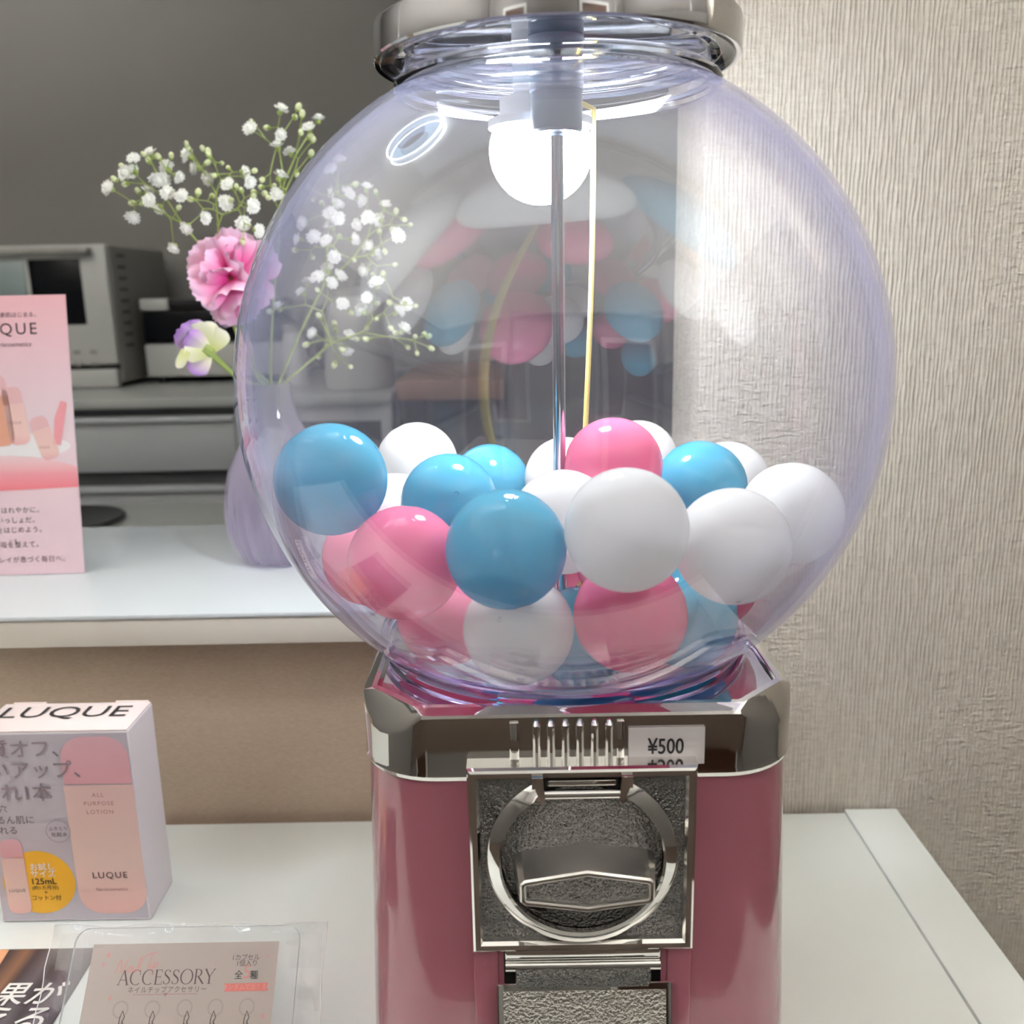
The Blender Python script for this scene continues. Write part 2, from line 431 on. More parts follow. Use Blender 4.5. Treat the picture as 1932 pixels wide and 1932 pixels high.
# ------------------------------------------------------------------ kitchen unit
t = thing('kitchen_unit', 'long grey kitchen unit with drawers against the far wall', 'kitchen unit', (-1.2, 2.0, FZ))
KX0, KX1, KY = -2.25, -0.302, 1.667
P(t).box((KX0, KY, .158), (KX1, 2.40, CT), bev=.003).build('worktop', M_desk_lam, t)
P(t).box((KX0, KY + .03, .140), (KX1, KY + .05, .158)).build('rail', M_unit_gap, t)
for x0, x1 in ((-2.24, -1.452), (-1.448, -.66)):
    for z0, z1 in ((.012, .138), (-.20, -.024), (-.46, -.225), (-.68, -.485)):
        d = P(t).box((x0 + .003, KY + .004, z0), (x1 - .003, KY + .03, z1), bev=.002).build('drawer', M_cab, t)
        P(d).box((x0 + .006, KY - .006, z1 - .012), (x1 - .006, KY + .004, z1 - .001), bev=.002).build('pull_lip', M_cab_lip, d)
P(t).box((KX0 + .01, KY + .03, FZ), (-.66, 2.40, .139)).build('carcass', M_unit_gap, t)
P(t).box((-.66, KY + .005, FZ), (-.64, 2.40, .157)).build('side_panel', M_cab, t)
P(t).box((-.328, KY + .003, FZ), (-.303, 2.40, .157)).build('side_panel', M_cab, t)
P(t).box((-.64, KY + .02, .118), (-.328, KY + .04, .157)).build('apron', M_cab, t)
P(t).box((-.64, 2.02, FZ), (-.328, 2.04, .118)).build('niche_back', M_dark, t)

# microwave oven
t = thing('microwave_oven', 'white microwave oven with a dark display panel on the kitchen unit', 'microwave', (-1.29, 2.13, CT))
mx0, mx1, my = -1.55, -1.024, 1.945
P(t).box((mx0, my + .02, CT + .012), (mx1, 2.34, .534), bev=.006).build('body', M_appl_grey, t)
P(t).box((mx0, my, CT + .06), (mx1 - .004, my + .02, .534), bev=.006).build('front', M_appl, t)
P(t).box((mx0 + .002, my - .004, CT + .002), (mx1 - .008, my + .02, CT + .048), bev=.004).build('drip_tray', M_appl, t)
P(t).box((mx0, my + .004, CT + .048), (mx1 - .006, my + .02, CT + .060)).build('shadow_gap', M_black, t)
P(t).box((-1.222, my - .003, .341), (-1.094, my + .004, .500), bev=.001).build('display', M_screen, t)
P(t).box((mx0 + .03, my - .003, .30), (-1.232, my + .004, .500), bev=.002).build('door_window', mat('window_grey', (120, 132, 134), 0.2), t)
P(t).box((mx0 + .02, my - .028, .512), (-1.06, my - .012, .527), bev=.004).box((mx0 + .02, my - .012, .514), (mx0 + .04, my, .525)).box((-1.08, my - .012, .514), (-1.06, my, .525)).build('door_handle', M_appl_grey, t)
fr = Frame((mx0, my - .0005, 0), (1, 0, 0), (0, 0, 1))
for i in range(6):
    q = P(t); x = -1.17 + .042 * (i % 3); z = .272 - .03 * (i // 3)
    q.box((x - .009, my - .002, z - .005), (x + .009, my, z + .005), bev=.001).build('button', M_appl_grey, t)
for k in range(9):
    for j in range(3):
        P(t).box((mx1 + .0003, 2.0 + .018 * j, .505 - .028 * k), (mx1 + .0013, 2.012 + .018 * j, .512 - .028 * k)).build('vent_slot', M_dark, t)

# toaster oven
t = thing('toaster_oven', 'white toaster oven with a dark glass door right of the microwave', 'oven', (-.80, 2.19, CT))
tx0, tx1, ty = -.995, -.60, 2.045
P(t).box((tx0, ty + .02, CT + .018), (tx1, 2.33, .395), bev=.006).build('body', M_appl_grey, t)
P(t).box((tx0, ty, CT + .018), (tx1, ty + .02, .283), bev=.004).build('lower_front', M_appl, t)
P(t).box((tx0 + .004, ty - .002, .287), (tx1 - .004, ty + .018, .366), bev=.003).build('glass_door', M_screen, t)
P(t).box((tx0, ty - .006, .370), (tx0 + .075, ty + .02, .400), bev=.003).build('handle_end', M_appl, t)
P(t).box((tx0 + .075, ty - .006, .374), (tx1, ty + .02, .398), bev=.003).build('top_bar', M_black, t)
for x in (tx0 + .03, tx1 - .03):
    P(t).lathe([(0.0, CT), (.012, CT), (.012, CT + .019), (0, CT + .019)], 12, (x, ty + .03, 0)).build('foot', M_black, t)

# kettle and white canister on the right of the kitchen unit
t = thing('kettle', 'pale grey kettle with a dark handle on the right end of the kitchen unit', 'kettle', (-.44, 1.85, CT))
P(t).lathe([(0, CT + .001), (.082, CT + .001), (.086, CT + .02), (.078, CT + .13), (.062, CT + .20), (.058, CT + .215), (0, CT + .222)], 32, (-.40, 1.85, 0)).build('body', M_appl, t)
P(t).lathe([(0, CT + .218), (.05, CT + .219), (.045, CT + .232), (.012, CT + .236), (.014, CT + .252), (0, CT + .254)], 24, (-.40, 1.85, 0)).build('lid', M_appl_grey, t)
P(t).tube([(-.47, 1.84, CT + .19), (-.505, 1.84, CT + .185), (-.525, 1.84, CT + .14), (-.515, 1.84, CT + .08), (-.478, 1.84, CT + .055)], .010, 8).build('handle', M_dark, t)
t = thing('canister', 'slim white canister between the toaster oven and the kettle', 'canister', (-.572, 1.93, CT))
P(t).lathe([(0, CT + .001), (.028, CT + .001), (.029, CT + .12), (.025, CT + .13), (0, CT + .13)], 24, (-.572, 1.93, 0)).build('jar', M_appl, t)
P(t).lathe([(0, CT + .131), (.027, CT + .131), (.027, CT + .15), (0, CT + .153)], 24, (-.572, 1.93, 0)).build('lid', M_appl_grey, t)

# low shelf with a wooden top, tall dark cabinet
t = thing('wood_topped_shelf', 'low dark shelf with a brown wooden top beside the kitchen unit', 'shelf', (-.16, 1.95, FZ))
P(t).box((-.295, 1.70, .160), (-.045, 2.25, .206), bev=.004).build('top_board', M_wood, t)
for x in (-.293, -.062):
    P(t).box((x, 1.71, FZ), (x + .015, 2.24, .160)).build('side_panel', M_dark, t)
P(t).box((-.278, 2.22, FZ), (-.062, 2.24, .160)).build('back_panel', M_dark, t)
for z in (-.12, -.42):
    P(t).box((-.278, 1.715, z), (-.062, 2.22, z + .015)).build('shelf_board', M_dark, t)
t = thing('tall_dark_cabinet', 'tall dark grey cabinet beside the partition wall', 'cabinet', (.30, 1.95, FZ))
P(t).box((-.03, 1.735, FZ), (.66, 2.28, .34), bev=.004).build('carcass', M_darkcab, t)
for x0, x1 in ((-.028, .313), (.317, .658)):
    d = P(t).box((x0, 1.715, FZ + .05), (x1, 1.734, .335), bev=.003).build('door', M_darkcab, t)
    hx = x1 - .04 if x0 < .1 else x0 + .04
    P(d).tube([(hx, 1.705, -.06), (hx, 1.695, -.04), (hx, 1.695, .06), (hx, 1.705, .08)], .006, 8).build('handle', M_dark, d)

# ------------------------------------------------------------------ capsule machine
MX = 0.0035
GZ, GR = 0.3541, 0.150
t = thing('capsule_machine', 'pink and chrome capsule machine with a clear round globe and a price sticker', 'capsule machine', (MX, 0, 0))
mach = t
def rsq(h, r, z, n=10, cx=MX):
    """rounded square outline"""
    out = []
    for sx, sy, a0 in ((1, -1, -90), (1, 1, 0), (-1, 1, 90), (-1, -1, 180)):
        for i in range(n + 1):
            a = math.radians(a0 + 90 * i / n)
            out.append(Vector((cx + sx * (h - r) + r * math.cos(a), sy * (h - r) + r * math.sin(a), z)))
    return out
# body
rows = []
for z, h in ((0.0, .0985), (.002, .1000), (.06, .0980), (.13, .0958), (.198, .0938), (.205, .0936)):
    rows.append(rsq(h, .036, z))
P(t).loft(rows, cap0=True, cap1=True).build('body', M_pink, t)
# chrome collar with sliced corners
HZ = .2320
D0 = .1120          # where the corner slice meets the top, along the diagonal
K = 1.55
CH, CR = .0952, .034
def dia(p): return (abs(p.x - MX) + abs(p.y)) / math.sqrt(2)
def top_of(p): return min(.2300, HZ - K * max(0, dia(p) - D0))
b0 = rsq(CH - .0006, CR, .2005); b1 = rsq(CH, CR, .2025); b2 = rsq(CH - .0004, CR, .2045)
b3 = [Vector((p.x, p.y, top_of(p) - .0012)) for p in rsq(CH - .0004, CR, 0)]
b4 = [Vector((p.x, p.y, top_of(p))) for p in rsq(CH - .0010, CR - .0005, 0)]
def pull(p, d):
    q = p.copy(); k = dia(p)
    if k > d:
        s = (k - d) / math.sqrt(2)
        q.x -= math.copysign(s, p.x - MX); q.y -= math.copysign(s, p.y)
    return q
b5 = [pull(p, D0) for p in rsq(CH - .0035, CR - .012, HZ)]
b6 = [Vector((MX + (p.x - MX) * .975, p.y * .975, .2322)) for p in b5]
b7 = [Vector((MX + (p.x - MX) * .960, p.y * .960, .2296)) for p in b5]
circ = []
for p in b5:
    a = math.atan2(p.y, p.x); circ.append(Vector((.0855 * math.cos(a), .0855 * math.sin(a), .2292)))
c2 = [Vector((p.x, p.y, .2165)) for p in circ]
P(t).loft([b0, b1, b2, b3, b4, b5, b6, b7, circ, c2]).build('chrome_collar', M_chrome, t, angle=20)
P(t).disc((0, 0, .2172), .0856, 48).build('hopper_plate', mat('hopper_grey', (190, 186, 196), 0.25, 0.6), t)
# ribs on the collar front
fy = -CH
P(t).box((-.0262, fy - .0012, .2042), (-.0222, fy + .001, .2272), bev=.0005).build('collar_step', M_chrome, t)
P(t).box((.0182, fy - .0012, .2042), (.0214, fy + .001, .2272), bev=.0005).build('collar_step', M_chrome, t)
for i in range(6):
    x = -.0150 + i * .0060
    P(t).tube([(x, fy + .0003, .2052), (x, fy - .0004, .2066), (x, fy - .0004, .2258), (x, fy + .0003, .2272)], [.0010, .0018, .0018, .0010], 10).build('rib', M_chrome, t)
# price sticker
M_sticker = mat('sticker_white', (226, 220, 222), 0.45)
M_ink = mat('ink_black', (22, 20, 22), 0.5)
fs = Frame((0.0231, fy - .0006, .2072), (1, 0, 0), (0, 0, 1))
st = P(t).box((0.0231, fy - .0007, .2072), (.0546, fy - .0002, .2238)).build('price_sticker', M_sticker, t, label='white price sticker')
letters('price_print', '\u00a5500', fs, .0153, .0050, .0098, M_ink, st, 'C', width=.0148, bold=.012, c=.0003)

# coin mechanism
PY = -.0930
def rect(x0, z0, x1, z1, y): return [Vector((x0, y, z0)), Vector((x1, y, z0)), Vector((x1, y, z1)), Vector((x0, y, z1))]
px0, px1, pz0, pz1 = -.0440, .0506, .1248, .2108
rows = []
for dx, y in ((0, PY), (0, PY - .0100), (.0006, PY - .0116), (.0016, PY - .0122), (.0038, PY - .0122), (.0048, PY - .0106), (.0052, PY - .0078)):
    rows.append(rect(px0 + dx, pz0 + dx, px1 - dx, pz1 - dx, y))
mech = P(t).loft(rows).build('coin_plate', M_chrome, t, angle=15)
FYP = PY - .0080
MB(org(mech)).add(rect(px0 + .0046, pz0 + .0046, px1 - .0046, pz1 - .0046, FYP), [(0, 1, 2, 3)]).build('textured_panel', M_chrome_dark, mech)
RC = Vector((.0031, 0, .1690))
# open ring around the dial
rows = []
A0, A1 = 118, 422
prof = ((.0338, FYP), (.0338, FYP - .0052), (.0346, FYP - .0064), (.0390, FYP - .0040), (.0400, FYP - .0030), (.0400, FYP))
for i in range(73):
    a = math.radians(A0 + (A1 - A0) * i / 72)
    rows.append([Vector((RC.x + r * math.cos(a), y, RC.z + r * math.sin(a))) for r, y in prof])
MB(org(mech)).loft(rows, True, True, True).build('dial_ring', M_chrome, mech, angle=30)
# upright arms where the ring opens towards the coin slot
for s in (-1, 1):
    pts = [(s * .0165, .0270), (s * .0192, .0345), (s * .0205, .0345), (s * .0205, .0395), (s * .0160, .0395), (s * .0150, .0290)]
    if s < 0: pts = pts[::-1]
    n_ = len(pts)
    vs = [Vector((RC.x + a, FYP, RC.z + b)) for a, b in pts] + [Vector((RC.x + a, FYP - .0070, RC.z + b)) for a, b in pts]
    MB(org(mech)).add(vs, [tuple(range(n_)), tuple(range(2 * n_ - 1, n_ - 1, -1))] + [(i, n_ + i, n_ + (i + 1) % n_, (i + 1) % n_) for i in range(n_)]).build('slot_arm', M_chrome, mech, smooth=False)
MB(org(mech)).box((RC.x - .0148, FYP - .0012, RC.z + .0312), (RC.x + .0148, FYP - .0002, RC.z + .0385)).build('coin_slot', M_black, mech)
MB(org(mech)).tube([(RC.x - .0155, FYP - .0030, RC.z + .0300), (RC.x + .0155, FYP - .0030, RC.z + .0300)], .0021, 12).build('slot_bridge', M_chrome, mech)
MB(org(mech)).box((RC.x - .0140, FYP - .0040, RC.z + .0340), (RC.x + .0140, FYP - .0014, RC.z + .0362), bev=.0006).build('slot_lip', M_chrome, mech)
# dial and knob
rows = []
for r, y in ((.0338, FYP - .0004), (.0335, FYP - .0018), (.028, FYP - .0030), (.019, FYP - .0038), (.008, FYP - .0040), (.0005, FYP - .0040)):
    rows.append([Vector((RC.x + r * math.cos(2 * math.pi * j / 48), y, RC.z + r * math.sin(2 * math.pi * j / 48))) for j in range(48)])
MB(org(mech)).loft(rows, cap1=True).build('dial', M_chrome_dark, mech)
KC = Vector((.0040, 0, .1652))
hexo = [(-.0272, -.0038), (-.0252, -.0056), (0, -.0090), (.0252, -.0056), (.0272, -.0038), (.0272, .0044), (.0252, .0062), (0, .0102), (-.0252, .0062), (-.0272, .0044)]
def inset(poly, d):
    """move every side of a convex outline inwards by d"""
    n = len(poly); out = []
    for i in range(n):
        p0, p1, p2 = Vector(poly[i - 1]), Vector(poly[i]), Vector(poly[(i + 1) % n])
        d1 = (p1 - p0).normalized(); d2 = (p2 - p1).normalized()
        n1 = Vector((-d1.y, d1.x)); n2 = Vector((-d2.y, d2.x))
        b = (n1 + n2).normalized(); out.append(p1 + b * (d / max(.3, b.dot(n1))))
    return out
rows = []
for d, y in ((-.0022, FYP - .0030), (-.0018, FYP - .0050), (0, FYP - .0190), (.0002, FYP - .0203), (.0009, FYP - .0210), (.0020, FYP - .0210), (.0026, FYP - .0206), (.0028, FYP - .0190)):
    rows.append([Vector((KC.x + a, y, KC.z + b)) for a, b in inset(hexo, d)])
MB(org(mech)).loft(rows).build('turn_knob', M_brushed, mech, angle=25)
MB(org(mech)).add(rows[-1], [tuple(range(len(hexo)))]).build('knob_face', M_chrome_dark, mech)

# capsule chute: surround, hinge, flap
P(t).box((-.0440, -.1005, .012), (-.0330, -.0945, .1228), bev=.0012).build('chute_cheek', M_pink, t)
P(t).box((.0400, -.1005, .012), (.0508, -.0945, .1228), bev=.0012).build('chute_cheek', M_pink, t)
P(t).box((-.0330, -.0990, .1020), (-.0308, -.0940, .1232)).build('chute_lug', M_pink, t)
P(t).box((.0376, -.0990, .1020), (.0400, -.0940, .1232)).build('chute_lug', M_pink, t)
P(t).box((-.0308, -.0985, .010), (.0376, -.0955, .1228)).build('chute_back', M_black, t)
hg = P(t).box((-.0302, -.1010, .1178), (.0372, -.0975, .1245), bev=.0008).build('hinge_plate', M_chrome, t)
MB(org(hg)).tube([(-.0300, -.1005, .1150), (.0370, -.1005, .1150)], .0026, 12).build('hinge_pin', M_chrome, hg)
ff = Frame((-.0340, -.1034, .1088), (1, 0, 0), (0, -.13, -1))
flap = P(t).box((0, 0, 0), (.0758, .088, .0016), bev=.0007, frame=lambda a, b, c: ff(a, b, -c)).build('flap_door', M_chrome, t)
M_ = MB(org(flap)).add([ff(.0028, .085, -.0018), ff(.0730, .085, -.0018), ff(.0730, .0030, -.0018), ff(.0028, .0030, -.0018)], [(0, 1, 2, 3)])
M_.build('textured_face', M_chrome_flap, flap)
MB(org(flap)).box((-.0258, -.1052, .1048), (.0328, -.1012, .1148), bev=.0014).build('hinge_knuckle', M_chrome_dark, flap)

# globe shell (outer and inner skin), flange, neck
def arc(R, z0, z1, n, c=GZ):
    a0, a1 = math.asin(z0 / R), math.asin(z1 / R)
    return [(R * math.cos(a0 + (a1 - a0) * i / n), c + R * math.sin(a0 + (a1 - a0) * i / n)) for i in range(n + 1)]
outer = arc(GR, -.1185, .1312, 56)
inner = arc(GR - .0028, -.1185, .1305, 56)
P(t).lathe(outer + inner[::-1], 112, loop=True).build('globe', M_globe, t, angle=60)
P(t).lathe([(.0868, .2315), (.0905, .2315), (.0912, .2330), (.0914, .2352), (.0908, .2368), (.0882, .2368), (.0870, .2350)], 96, loop=True).build('globe_flange', M_violet, t, angle=40, label='violet clear flange at the foot of the globe')
P(t).lathe([(.0690, .4850), (.0724, .4855), (.0730, .4875), (.0722, .4893), (.0690, .4905), (.0676, .4925), (.0674, .4990), (.0650, .4990), (.0652, .4925), (.0668, .4890)], 96, loop=True).build('globe_neck', M_neck, t, angle=40)
# lid
P(t).lathe([(0.0, .5062), (.060, .5062), (.0685, .5058), (.0705, .5015), (.0745, .4985), (.0785, .4972), (.0800, .4970), (.0806, .4978), (.0808, .5085), (.0803, .5110), (.0785, .5122), (.055, .5160), (0.0, .5175)], 96).build('lid', mat('lid_chrome', (0.60, 0.60, 0.615), 0.06, 1.0), t, angle=30)
P(t).lathe([(.0715, .4980), (.0775, .4967), (.0782, .4975), (.0720, .4992)], 96, loop=True).build('lid_gasket', M_neck, t)
# centre rod and its sleeve
M_sleeve = mat('grey_blue_sleeve', (92, 104, 122), 0.4)
P(t).lathe([(0, .4690), (.0105, .4690), (.0116, .4702), (.0116, .4860), (.0122, .4868), (.0122, .5060)], 32).build('rod_sleeve', M_sleeve, t)
P(t).lathe([(.0031, .2180), (.0031, .4690)], 16).build('centre_rod', mat('steel_rod', (0.62, 0.64, 0.68), 0.12, 1.0), t)
# lamp
M_bulb = emit('bulb_lit', (0.88, 0.95, 1.0), BULB_POWER)
M_lampwhite = mat('lamp_white_plastic', (236, 238, 240), 0.4)
BC = Vector((-.0064, .0323, .4660))
bl = P(t)
prof = [(0.0, BC.z - .0250)] + [(.025 * math.cos(math.radians(a)), BC.z + .025 * math.sin(math.radians(a))) for a in range(-80, 21, 10)]
bl.lathe(prof, 40, (BC.x, BC.y, 0))
bulb = bl.build('light_bulb', M_bulb, t)
MB(org(bulb)).lathe([(.0215, BC.z + .0095), (.0252, BC.z + .0105), (.0252, BC.z + .0140), (.0225, BC.z + .0150), (.0195, BC.z + .0160), (.0195, BC.z + .0235), (.0130, BC.z + .0250), (.0130, .5060)], 36, (BC.x, BC.y, 0)).build('bulb_collar', M_lampwhite, bulb)
M_cord = mat('yellow_cord', (226, 206, 120), 0.45)
pts = []
for i in range(15):
    k = i / 14
    pts.append((.0200 - .0064 * k + .0012 * math.sin(5 * k), .040 + .003 * math.sin(3 * k), .486 - .245 * k))
P(t).tube([(BC.x + .016, BC.y + .004, BC.z + .024)] + pts, .0014, 8).build('lamp_cord', M_cord, t, label='yellow lamp cord hanging inside the globe')

# ------------------------------------------------------------------ capsules
def capsule_meshes(color):
    R = .0235
    out = []
    for half in (0, 1):
        mb = MB(); n = 32; prof = []
        sgn = 1 if half else -1
        steps = 13
        for i in range(steps):
            a = math.radians(90 * i / (steps - 1))
            r, z = R * math.cos(a), R * math.sin(a)
            if i == 0: r -= .00022
            if i == steps - 1: r = 0.0
            prof.append((r, sgn * z))
        # pin dimple at the pole
        prof = prof[:-1] + [(.0011, sgn * R * .9992), (.0008, sgn * (R - .0006)), (0.0, sgn * (R - .0007))]
        prof = [(R - .0009, -sgn * .0006 + sgn * .0004)] + prof
        if not half: prof = prof[::-1]
        mb.lathe(prof, n)
        out.append(mb.mesh('shell_half', M_cap[color], True, 50))
    return out
CAPM = {c: capsule_meshes(c) for c in M_cap}
CAPS = [
 ('blue', (-.0986, -.0676, .3251), 'blue capsule resting against the globe wall, highest at the far left'),
 ('white', (-.0784, .0809, .3047), 'white capsule behind the leftmost blue capsule, against the rear globe wall'),
 ('blue', (-.0543, -.0061, .3009), 'blue capsule between the leftmost blue one and the front blue one'),
 ('blue', (-.0371, .0973, .2886), 'small looking blue capsule at the rear, just left of the rod'),
 ('pink', (.0253, -.0093, .3173), 'pink capsule on top of the pile, just right of the rod'),
 ('white', (.0512, .0984, .3009), 'white capsule at the rear, right behind the topmost pink capsule'),
 ('pink', (.0579, .0655, .2676), 'pink capsule mostly hidden behind the topmost pink and the right blue capsule'),
 ('white', (-.0007, -.0446, .2992), 'white capsule half hidden behind the two front centre capsules'),
 ('white', (.0070, .0814, .2944), 'white capsule at the rear, behind the foot of the rod'),
 ('blue', (.0712, .0114, .3019), 'blue capsule right of the topmost pink one, above the white pair'),
 ('white', (.0650, -.0885, .2987), 'large looking white capsule at front right with a pin dimple'),
 ('white', (.1042, -.0342, .2984), 'white capsule farthest right, against the globe wall'),
 ('white', (.0942, .0520, .2946), 'white capsule tucked behind the farthest right white capsule'),
 ('white', (.0198, -.1102, .3119), 'pearly white capsule front and centre, largest looking of all capsules'),
 ('blue', (-.0257, -.1014, .3029), 'blue capsule front and centre, left of the large pearly white one'),
 ('pink', (.0246, -.0855, .2692), 'pink capsule directly under the large pearly white capsule'),
 ('white', (-.0215, -.0773, .2610), 'pinkish white capsule at the bottom under the front blue capsule'),
 ('pink', (-.0676, -.0823, .2926), 'pink capsule left of the front blue capsule, under the leftmost blue one'),
 ('pink', (-.0933, -.0108, .2747), 'pink capsule squeezed low against the left globe wall'),
 ('pink', (-.0560, -.0283, .2500), 'pink capsule at the bottom left, touching the globe floor'),
 ('blue', (.0082, -.0384, .2425), 'dark looking blue capsule at the bottom centre behind the lower front pair'),
 ('blue', (.0550, -.0448, .2537), 'blue capsule at the bottom right, right of the lower pink capsule'),
 ('pink', (.0753, -.0023, .2569), 'pink capsule low at the right, peeking under the front right white capsule'),
 ('pink', (-.0092, .0254, .2622), 'pink capsule deep in the middle of the pile behind the rod foot'),
 ('white', (-.0857, .0348, .2840), 'white capsule low behind the leftmost blue capsule'),
 ('pink', (.0303, -.0074, .2704), 'pink capsule buried in the centre right under the topmost pink one'),
]
rnd = random.Random(7)
for c, p, l in CAPS:
    e = thing('capsule', l, 'capsule', p, 'toy capsules in the globe')
    e.rotation_euler = (rnd.uniform(-2.2, 2.2), rnd.uniform(-1, 1), rnd.uniform(0, 6.28))
    for me in CAPM[c]:
        o = bpy.data.objects.new('shell_half', me); COL.objects.link(o); o.parent = e

# ------------------------------------------------------------------ vase
M_vase = clear_sheet('violet_glass', (0.94, 0.92, 0.97), (0.70, 0.64, 0.82), 1.5, haze=0.52, haze_col=(.93, .89, .98), gloss=1.3, rough=0.05)
VX, VY = -.2225, .3277
t = thing('flower_vase', 'pale violet teardrop glass vase with a ribbed foot on the counter', 'vase', (VX, VY, CT))
def vflute(z, a):
    k = max(0, 1 - abs(z - (CT + .026)) / .036)
    return .060 * k * math.cos(20 * a)
vp = [(0, CT + .001), (.031, CT + .001), (.036, CT + .004), (.041, CT + .014), (.0445, CT + .028), (.0460, CT + .045), (.0455, CT + .060), (.0415, CT + .078), (.0335, CT + .094), (.0255, CT + .108), (.0195, CT + .122), (.0162, CT + .135), (.0152, CT + .146), (.0158, CT + .150),
      (.0146, CT + .150), (.0140, CT + .146), (.0150, CT + .134), (.0182, CT + .121), (.0242, CT + .107), (.0320, CT + .093), (.0400, CT + .077), (.0440, CT + .060), (.0445, CT + .045), (.0430, CT + .028), (.0395, CT + .015), (.034, CT + .007), (0, CT + .006)]
P(t).lathe(vp, 132, (VX, VY, 0), flute=vflute).build('glass_body', M_vase, t, angle=60)
P(t).lathe([(0, CT + .0075), (.033, CT + .0085), (.038, CT + .016), (.0415, CT + .028), (.043, CT + .045), (.0425, CT + .060), (0, CT + .060)], 40, (VX, VY, 0)).build('water', clear_sheet('vase_water', (0.95, 0.95, 0.97), (0.80, 0.80, 0.86), 1.33), t)
MOUTH = Vector((VX, VY, CT + .150))

# ------------------------------------------------------------------ flowers
M_stem = mat('flower_stem', (150, 168, 92), 0.5)
M_bud = mat('bud_green_white', (214, 222, 176), 0.55)
M_gyp = mat('gypsophila_white', (252, 252, 246), 0.6)
def gyp_mesh(seed):
    rn = random.Random(seed); mb = MB()
    mb.sphere((0, 0, -.0022), .0021, 7, 4, (1, 1, 1.1), 1); mb.sphere((0, 0, .0014), .0030, 8, 5, (1, 1, .8), 0)
    for ring, (n, tilt, ln) in enumerate(((8, 78, .0058), (7, 52, .0052), (6, 26, .0044), (4, 8, .0034))):
        for k in range(n):
            a = 2 * math.pi * (k + .5 * ring + rn.uniform(-.15, .15)) / n
            ti = math.radians(tilt + rn.uniform(-10, 10)); L_ = ln * rn.uniform(.85, 1.1); wd = L_ * .42
            d = Vector((math.sin(ti) * math.cos(a), math.sin(ti) * math.sin(a), math.cos(ti)))
            s = Vector((-math.sin(a), math.cos(a), 0)); up = s.cross(d)
            b0 = d * .0006
            mb.add([b0 - s * wd * .15, b0 + s * wd * .15, d * L_ * .6 + s * wd + up * .0004, d * L_ * .98 + s * wd * .62, d * L_ * .84, d * L_ * 1.02 - s * wd * .62, d * L_ * .6 - s * wd + up * .0004],
                   [(0, 1, 2), (0, 2, 4), (2, 3, 4), (0, 4, 6), (4, 5, 6)], 0)
    return mb.mesh('blossom', [M_gyp, M_stem], True, 60)
GYP = [gyp_mesh(s) for s in (1, 2, 3)]
_b = MB(); _b.sphere((0, 0, .0004), .0026, 8, 6, (.9, .9, 1.15), 0); _b.sphere((0, 0, -.0012), .0021, 8, 5, (.9, .9, 1.1), 1)
BUD = _b.mesh('bud', [M_bud, M_stem])
F_LEFT = [(252,299),(284,289),(315,316),(336,333),(237,326),(252,323),(205,355),(297,337),(309,338),(278,360),(283,377),(316,365),(344,369),(301,393),(251,408),(352,429),(355,294),(369,317),(393,335),(461,324),(471,343),(431,348),(425,383),(387,411),(476,388),(459,421),(487,435),(328,467)]
B_LEFT = [(271,291),(281,303),(299,296),(231,314),(216,338),(237,347),(360,376),(374,363),(400,370),(268,384),(261,361),(250,383),(337,392),(352,271),(355,279),(382,280),(393,286),(394,293),(391,307),(405,331),(418,308),(431,317),(480,322),(446,352),(455,359),(435,378),(479,364),(478,372),(458,456),(323,294)]
F_TOP = [(472,243),(530,206),(601,224),(583,241),(531,254),(523,275),(547,287),(528,332),(522,365)]
B_TOP = [(475,229),(504,241),(563,202),(570,215),(556,221),(568,250),(585,258),(591,264),(587,290),(561,329),(517,350),(532,369),(495,339),(493,353),(499,365),(506,373),(479,362)]
F_UP = [(625,319),(641,302),(628,364),(636,386),(623,403),(656,365),(680,378),(692,353),(727,387),(716,415),(695,410),(675,423),(625,424),(638,412),(571,422),(563,451),(616,455),(668,451),(750,445),(696,465),(592,447),(687,509),(631,484),(709,478)]
B_UP = [(581,352),(607,383),(592,377),(709,362),(670,348),(747,399),(716,437),(641,446),(741,432),(762,414),(774,424),(557,472),(590,485),(667,491),(726,474),(745,499),(704,517)]
F_LOW = [(710,534),(641,521),(618,509),(625,534),(581,532),(600,523),(569,551),(646,573),(693,561),(683,586),(751,588),(766,573),(762,621),(590,629),(659,633),(656,661),(525,579)]
B_LOW = [(723,517),(599,547),(662,590),(712,573),(784,577),(735,571),(737,619),(746,628),(800,630),(809,634),(783,635),(769,655),(813,657),(787,666),(602,596),(631,611),(633,623),(674,640),(693,617),(691,640),(711,602),(578,650),(617,652),(602,673),(645,660),(631,688),(661,692),(509,588)]
rnd = random.Random(11)
